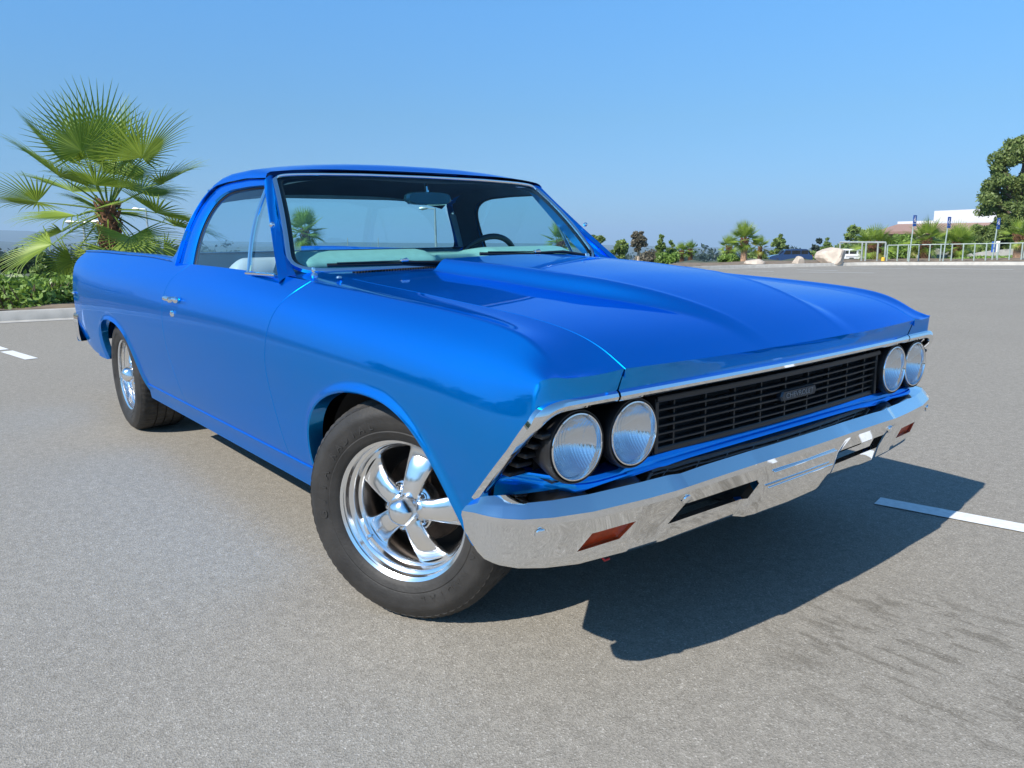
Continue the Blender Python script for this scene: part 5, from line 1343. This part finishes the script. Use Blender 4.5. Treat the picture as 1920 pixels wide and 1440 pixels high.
# pipe frame
dp = 38.5; root = None
A0, A1 = gdep(1573, dp+1), gdep(1658, dp-1); h0 = at(1573, 454, dp+1)[2]; h1 = at(1658, 454.5, dp-1)[2]
root = empty('pipe_frame', tuple(A0)); tag(root, 'pale galvanised pipe frame with one long top bar behind the kerb', 'barrier')
m_ = MB(); seg(m_, (0, 0, h0-A0[2]), np.array([A1[0]-A0[0], A1[1]-A0[1], h1-A0[2]]), .045); m_.build('top_bar', STEEL, root)
for u in (0, .5, .585, .84, 1):
    q = lerp(A0, A1, u); q[2] = G(q[0], q[1]); m_ = MB(); seg(m_, q-A0, q-A0+np.array([0, 0, lerp(h0, h1, u)-q[2]]), .045); m_.build('post', STEEL, root)
# guard rail fence
fa, fb = gdep(1662, 37), gdep(1960, 33.5)
root = empty('railing', tuple(fa)); tag(root, 'low grey-green railing of slim posts and thin rails along the right kerb', 'fence')
ht = lambda u: 1.0*at(1800, 457.5, 35.2)[2]-gdep(1800, 35.2)[2]
n_ = 14
for i in range(n_+1):
    q = lerp(fa, fb, i/n_); q[2] = G(q[0], q[1]); m_ = MB(); seg(m_, q-fa+np.array([0, 0, .0]), q-fa+np.array([0, 0, ht(0)]), .030); m_.build('post', STEELG, root)
for hz_, r_ in ((1.0, .022), (.13, .02)):
    m_ = MB(); e = fb.copy(); e[2] = G(fb[0], fb[1]); seg(m_, np.array([0, 0, G(fa[0], fa[1])-fa[2]+ht(0)*hz_]), e-fa+np.array([0, 0, ht(0)*hz_]), r_); m_.build('rail', STEELG, root)
def px_ang(px):
    q = pray(px, 490); a = math.atan2(q[1], q[0]); return a if a >= ang[0] else a+2*math.pi
m_ = MB(); m_.grid([[kpt(a, o, z) for o, z in ((.10, .150), (.12, .157), (1.2, .19), (2.6, .26), (2.62, .15))] for a in np.linspace(px_ang(2300), px_ang(1585), 40)])
tag(m_.build('sidewalk', CONC, None, ang=40), kind='structure')
# concrete walk between kerb and railing
# signs
def sign(px, ptop, pbot, depth, label, two=True, wid=.29):
    b_ = gdep(px, depth); top = at(px, ptop, depth)[2]-b_[2]; root = empty('sign_post', tuple(b_)); root['_'] = 0; del root['_']
    tag(root, label, 'sign', 'blue accessible parking signs along the right kerb')
    ln = np.array([CR[0], CR[1], 0])*.10
    m_ = MB(); seg(m_, -ln*1.0, ln*0+np.array([0, 0, top-.35]), .030); m_.build('pole', STEELG, root)
    m_ = MB(); m_.lathe([(0, .09), (.12, .09), (.14, .05), (.14, 0)], -ln, (0, 0, 1), 16); m_.build('footing', STEELG, root)
    fx = -np.array([CF[0], CF[1], 0]); fx /= np.linalg.norm(fx); sx_ = np.array([CR[0], CR[1], 0])/np.linalg.norm(CR[:2]); turn = -.60
    sdir = sx_*math.cos(turn)+fx*math.sin(turn); nrm2 = -sx_*math.sin(turn)+fx*math.cos(turn)
    def plate(z0, z1, nm, mat):
        m2 = MB(); vs = []
        for d in (0, .012):
            for a, z in ((-1, z0), (1, z0), (1, z1), (-1, z1)): vs.append(sdir*wid/2*a+nrm2*(.035+d)+np.array([0, 0, z]))
        m2.add(vs, [(0, 1, 2, 3), (4, 5, 6, 7), (0, 1, 5, 4), (1, 2, 6, 5), (2, 3, 7, 6), (3, 0, 4, 7)]); return m2.build(nm, mat, root, smooth=False)
    p1 = plate(top-.36, top, 'sign_plate', SIGNB); plate(top-.50, top-.375, 'lower_plate', SIGNB)
    # wheelchair pictogram: head, seated body, wheel
    m2 = MB(); o3 = nrm2*.050+np.array([0, 0, top-.19])
    q = lambda a, z: o3+sdir*a*.8+np.array([0, 0, z*.8])
    m2.tube([q(-.015, .13), q(-.015, .15)], .022, 8); m2.tube([q(-.015, .10), q(-.01, -.01), q(.06, -.01), q(.085, -.11)], .011, 6)
    m2.tube([q(-.01, .05), q(.05, .045)], .009, 6); m2.tube([q(-.02+.075*math.cos(a), -.06+.075*math.sin(a)) for a in np.linspace(2.2, 6.0, 14)], .009, 6)
    m2.build('wheelchair_symbol', WHITE, p1)
    return root
sign(1707, 404, 490, 35.5, 'blue parking sign on a tall pole, leftmost of the four signs')
sign(1771, 407, 490, 35.2, 'blue parking sign on a tall pole, second of the four from left')
sign(1863, 409, 490, 34.8, 'blue parking sign on a tall pole against the dark trees')
sign(1921, 412, 490, 34.6, 'parking sign pole at the right edge beside the orange palm trunk')
def marker(px, ptop, pbot, depth, c1, label):
    b_ = gdep(px, depth); h = at(px, ptop, depth)[2]-b_[2]; root = empty('marker_post', tuple(b_)); tag(root, label, 'post')
    m_ = MB(); m_.box((0, 0, h*.3), (.07, .07, h*.6)); m_.build('post', STEELG, root); m_ = MB(); m_.box((0, 0, h*.75), (.16, .08, h*.5)); m_.build('sleeve', c1, root, bevel=.01)
marker(1860, 453, 487, 37, SIGNB, 'short blue marker post behind the railing by the third sign')
marker(1868, 452, 487, 37, WHITE, 'short white marker post behind the railing by the third sign')
b_ = gdep(1655, 37.5); m_ = MB(); m_.lathe([(0, .36), (.07, .35), (.085, .31), (.085, 0)], (0, 0, 0), (0, 0, 1), 16); o = m_.build('bollard', YEL, None); o.location = b_; tag(o, 'short yellow bollard under the right end of the pipe frame', 'bollard')
# concrete ramp wall and lawn behind the railing
def wallpx(pts, depth0, depth1, name, label, mat, thick=.25, cat='wall'):
    m_ = MB(); n2 = len(pts); fr_, bk = [], []
    base = gdep(pts[0][0], depth0)
    for i, (px, pt) in enumerate(pts):
        d = lerp(depth0, depth1, i/(n2-1)); g_ = gdep(px, d); g2_ = g_+np.array([fwd[0], fwd[1], 0])*thick; z = at(px, pt, d)[2]
        fr_.append([(g_[0], g_[1], g_[2]-.3), (g_[0], g_[1], z), (g2_[0], g2_[1], z), (g2_[0], g2_[1], g_[2]-.3)])
    m_.grid(fr_); P0 = len(m_.v); m_.f.append((0, 1, 2, 3)); m_.f.append((P0-4, P0-3, P0-2, P0-1))
    m_.v = [tuple(np.array(v)-base) for v in m_.v]
    o = m_.build(name, mat, None, smooth=False); o.location = base; tag(o, label, cat); return o
wallpx([(1722, 478), (1776, 477)], 42, 41, 'retaining_wall', 'low pale concrete wall behind the first two blue signs', CONC)
wallpx([(1762, 468), (1778, 466)], 43, 43, 'concrete_block', 'taller pale concrete pier beside the second blue sign', CONC, 1.0)
wallpx([(1782, 480), (1820, 476), (1860, 470), (1905, 466)], 46, 45, 'ramp_wall', 'pale ramp wall rising to the right behind the railing', CONC)
m_ = MB(); r_ = np.random.RandomState(9); cl = [(gdep(px, d)-gdep(1830, 41)+np.array([0, 0, .12]), np.array([.8, .8, .12])) for px in range(1780, 1925, 8) for d in (39.5, 41, 43)]
crown_leaves(m_, cl, 6000, .09, r_); o = m_.build('grass', LEAFB, None, smooth=False); o.location = gdep(1830, 41); tag(o, 'strip of bright lawn behind the railing', kind='stuff')
# grey planter block seen between kerb palms (utility box)
# building
WALLW = pr('white_stucco', (.80, .80, .80), .85, noise=.03, nscale=2); ROOFB = pr('brown_roof', (.36, .22, .17), .85, noise=.12, nscale=4); WALLB = pr('tan_stucco', (.35, .28, .22), .85, noise=.1)
bb = gdep(1760, 95); root = empty('school_building', tuple(bb)); tag(root, 'long building with white upper blocks and a sloping brown roof behind the palms', 'building')
def quadblock(px0, px1, t0, t1, bt, depth, th, name, mat, slope=0):
    m_ = MB(); a = at(px0, t0, depth); b2 = at(px1, t1, depth); a2 = at(px0, bt, depth); b3 = at(px1, bt, depth); rv = pray((px0+px1)/2, 450); back = np.array([rv[0], rv[1], 0])*th*.8
    a2 = np.array([a[0], a[1], a2[2]]); b3 = np.array([b2[0], b2[1], b3[2]])
    f0 = a+back*slope; f1 = b2+back*slope
    vs = [a2, b3, f1, f0, a2+back*(1+slope), b3+back*(1+slope), f1+back, f0+back]
    m_.add([v-bb for v in vs], [(0, 1, 2, 3), (4, 5, 6, 7), (3, 2, 6, 7), (0, 3, 7, 4), (1, 2, 6, 5)]); return m_.build(name, mat, root, smooth=False)
quadblock(1752, 1990, 395.5, 385, 424, 96, 18, 'upper_block', WALLW)
quadblock(1683, 1752, 415.5, 413.5, 424, 96, 12, 'parapet', WALLW)
quadblock(1655, 1990, 432, 428, 470, 90, 26, 'wall', WALLB)
m_ = MB(); r0 = [at(1640, 434, 88), at(1990, 433, 88)]; r1 = [at(1684, 420, 96), at(1990, 415, 96)]
m_.add([p-bb for p in (r0[0], r0[1], r1[1], r1[0])]+[p-bb+np.array([0, 0, -.3]) for p in (r0[0], r0[1])], [(0, 1, 2, 3), (0, 1, 5, 4)]); m_.build('roof', ROOFB, root, smooth=False)
# lamp posts in the distance at left and one seen through the cab
def lamp(px, ptop, depth, label, heads=2, arm=1.0):
    b_ = gdep(px, depth); h = at(px, ptop, depth)[2]-b_[2]; root = empty('lamp_post', tuple(b_)); tag(root, label, 'lamp post')
    m_ = MB(); m_.tube([(0, 0, 0), (0, 0, h)], [.10, .06], 8); m_.build('pole', STEEL, root)
    sx_ = np.array([CR[0], CR[1], 0])/np.linalg.norm(CR[:2])
    for s in ((-1, 1) if heads == 2 else (-1,)):
        m_ = MB(); m_.tube([(0, 0, h-.05), tuple(sx_*s*arm*.6+np.array([0, 0, h]))], .04, 6); m_.build('arm', STEEL, root)
        m_ = MB(); c = sx_*s*arm*.75+np.array([0, 0, h]); m_.tube([c-sx_*.3, c-sx_*.1, c+sx_*.25], [.05, .13, .06], 8); m_.build('lamp_head', STEEL, root)
lamp(167, 416, 46, 'thin twin-headed lamp post between the palm fronds and the bed rail')
lamp(285, 392, 60, 'lamp post standing behind the drooping right-hand palm fronds', 1)
lamp(819, 391, 52, 'single-headed lamp post seen through the rear window', 1)
for i, px in enumerate((655, 712)): 
    b_ = gdep(px, 120); m_ = MB(); m_.tube([(0, 0, 0), (0, 0, at(px, 446, 120)[2]-b_[2])], [.12, .06], 6); o = m_.build('utility_pole', STEEL, None); o.location = b_; tag(o, ['left', 'right'][i]+' of two faint thin poles seen through the rear window', 'pole')

# ------------------------------------------------------------------ hills
HILL = pr('hill_scrub', (.07, .10, .09), .95, noise=.35, nscale=.0012)
def hills(px0, px1, prof, depth, name, mat, seedv):
    r_ = np.random.RandomState(seedv); m_ = MB(); rows = []; n2 = 140; nz_ = np.convolve(r_.randn(n2+20), np.ones(9)/9, 'same')[:n2]
    for i, px in enumerate(np.linspace(px0, px1, n2)):
        top = np.interp(px, [q[0] for q in prof], [q[1] for q in prof])+nz_[i]*2.0
        a = at(px, 482, depth*.72); t_ = at(px, top, depth); c = at(px, 486, depth*1.25)
        rows.append([a, lerp(a, t_, .45)+np.array([0, 0, -depth*.002*(1+nz_[i])]), lerp(a, t_, .8), t_, c])
    m_.grid(rows); tag(m_.build(name, mat, None, ang=80), kind='structure')
hills(-900, 1500, [(-900, 430), (-100, 428), (40, 432), (140, 440), (260, 447), (420, 452), (600, 456), (900, 455), (1100, 458), (1300, 463), (1500, 466)], 5200, 'far_hills', HILL, 3)
hills(-900, 700, [(-900, 450), (0, 452), (200, 458), (400, 462), (700, 464)], 2600, 'near_hills', HILL, 5)
hills(900, 2600, [(900, 466), (1150, 466), (1400, 469), (1700, 464), (2600, 455)], 3400, 'eastern_hills', HILL, 6)

# ------------------------------------------------------------------ air
HAZE_D = 0.00016
m = bpy.data.materials.new('air'); m.use_nodes = True; t = m.node_tree; t.nodes.clear()
o_ = t.nodes.new('ShaderNodeOutputMaterial'); pv = t.nodes.new('ShaderNodeVolumePrincipled'); pv.inputs['Density'].default_value = HAZE_D; pv.inputs['Color'].default_value = (.58, .79, 1, 1); pv.inputs['Anisotropy'].default_value = .0
t.links.new(pv.outputs[0], o_.inputs['Volume'])
zs_ = [o.matrix_world @ Vector(c) for o in bpy.data.objects if o.type == 'MESH' and o.name.split('.')[0] in ('far_hills', 'near_hills', 'eastern_hills', 'ground') for c in o.bound_box]
zmin = min(v.z for v in zs_); zmax = max(v.z for v in zs_)
HX = 17500
mb = MB(); mb.box((0, 0, (zmin-1+max(zmax, 30)+10)/2), (2*HX, 2*HX, max(zmax, 30)+10-zmin+1)); 
if HAZE_D > 0:
    hz = mb.build('haze', m, None, smooth=False); tag(hz, kind='stuff')
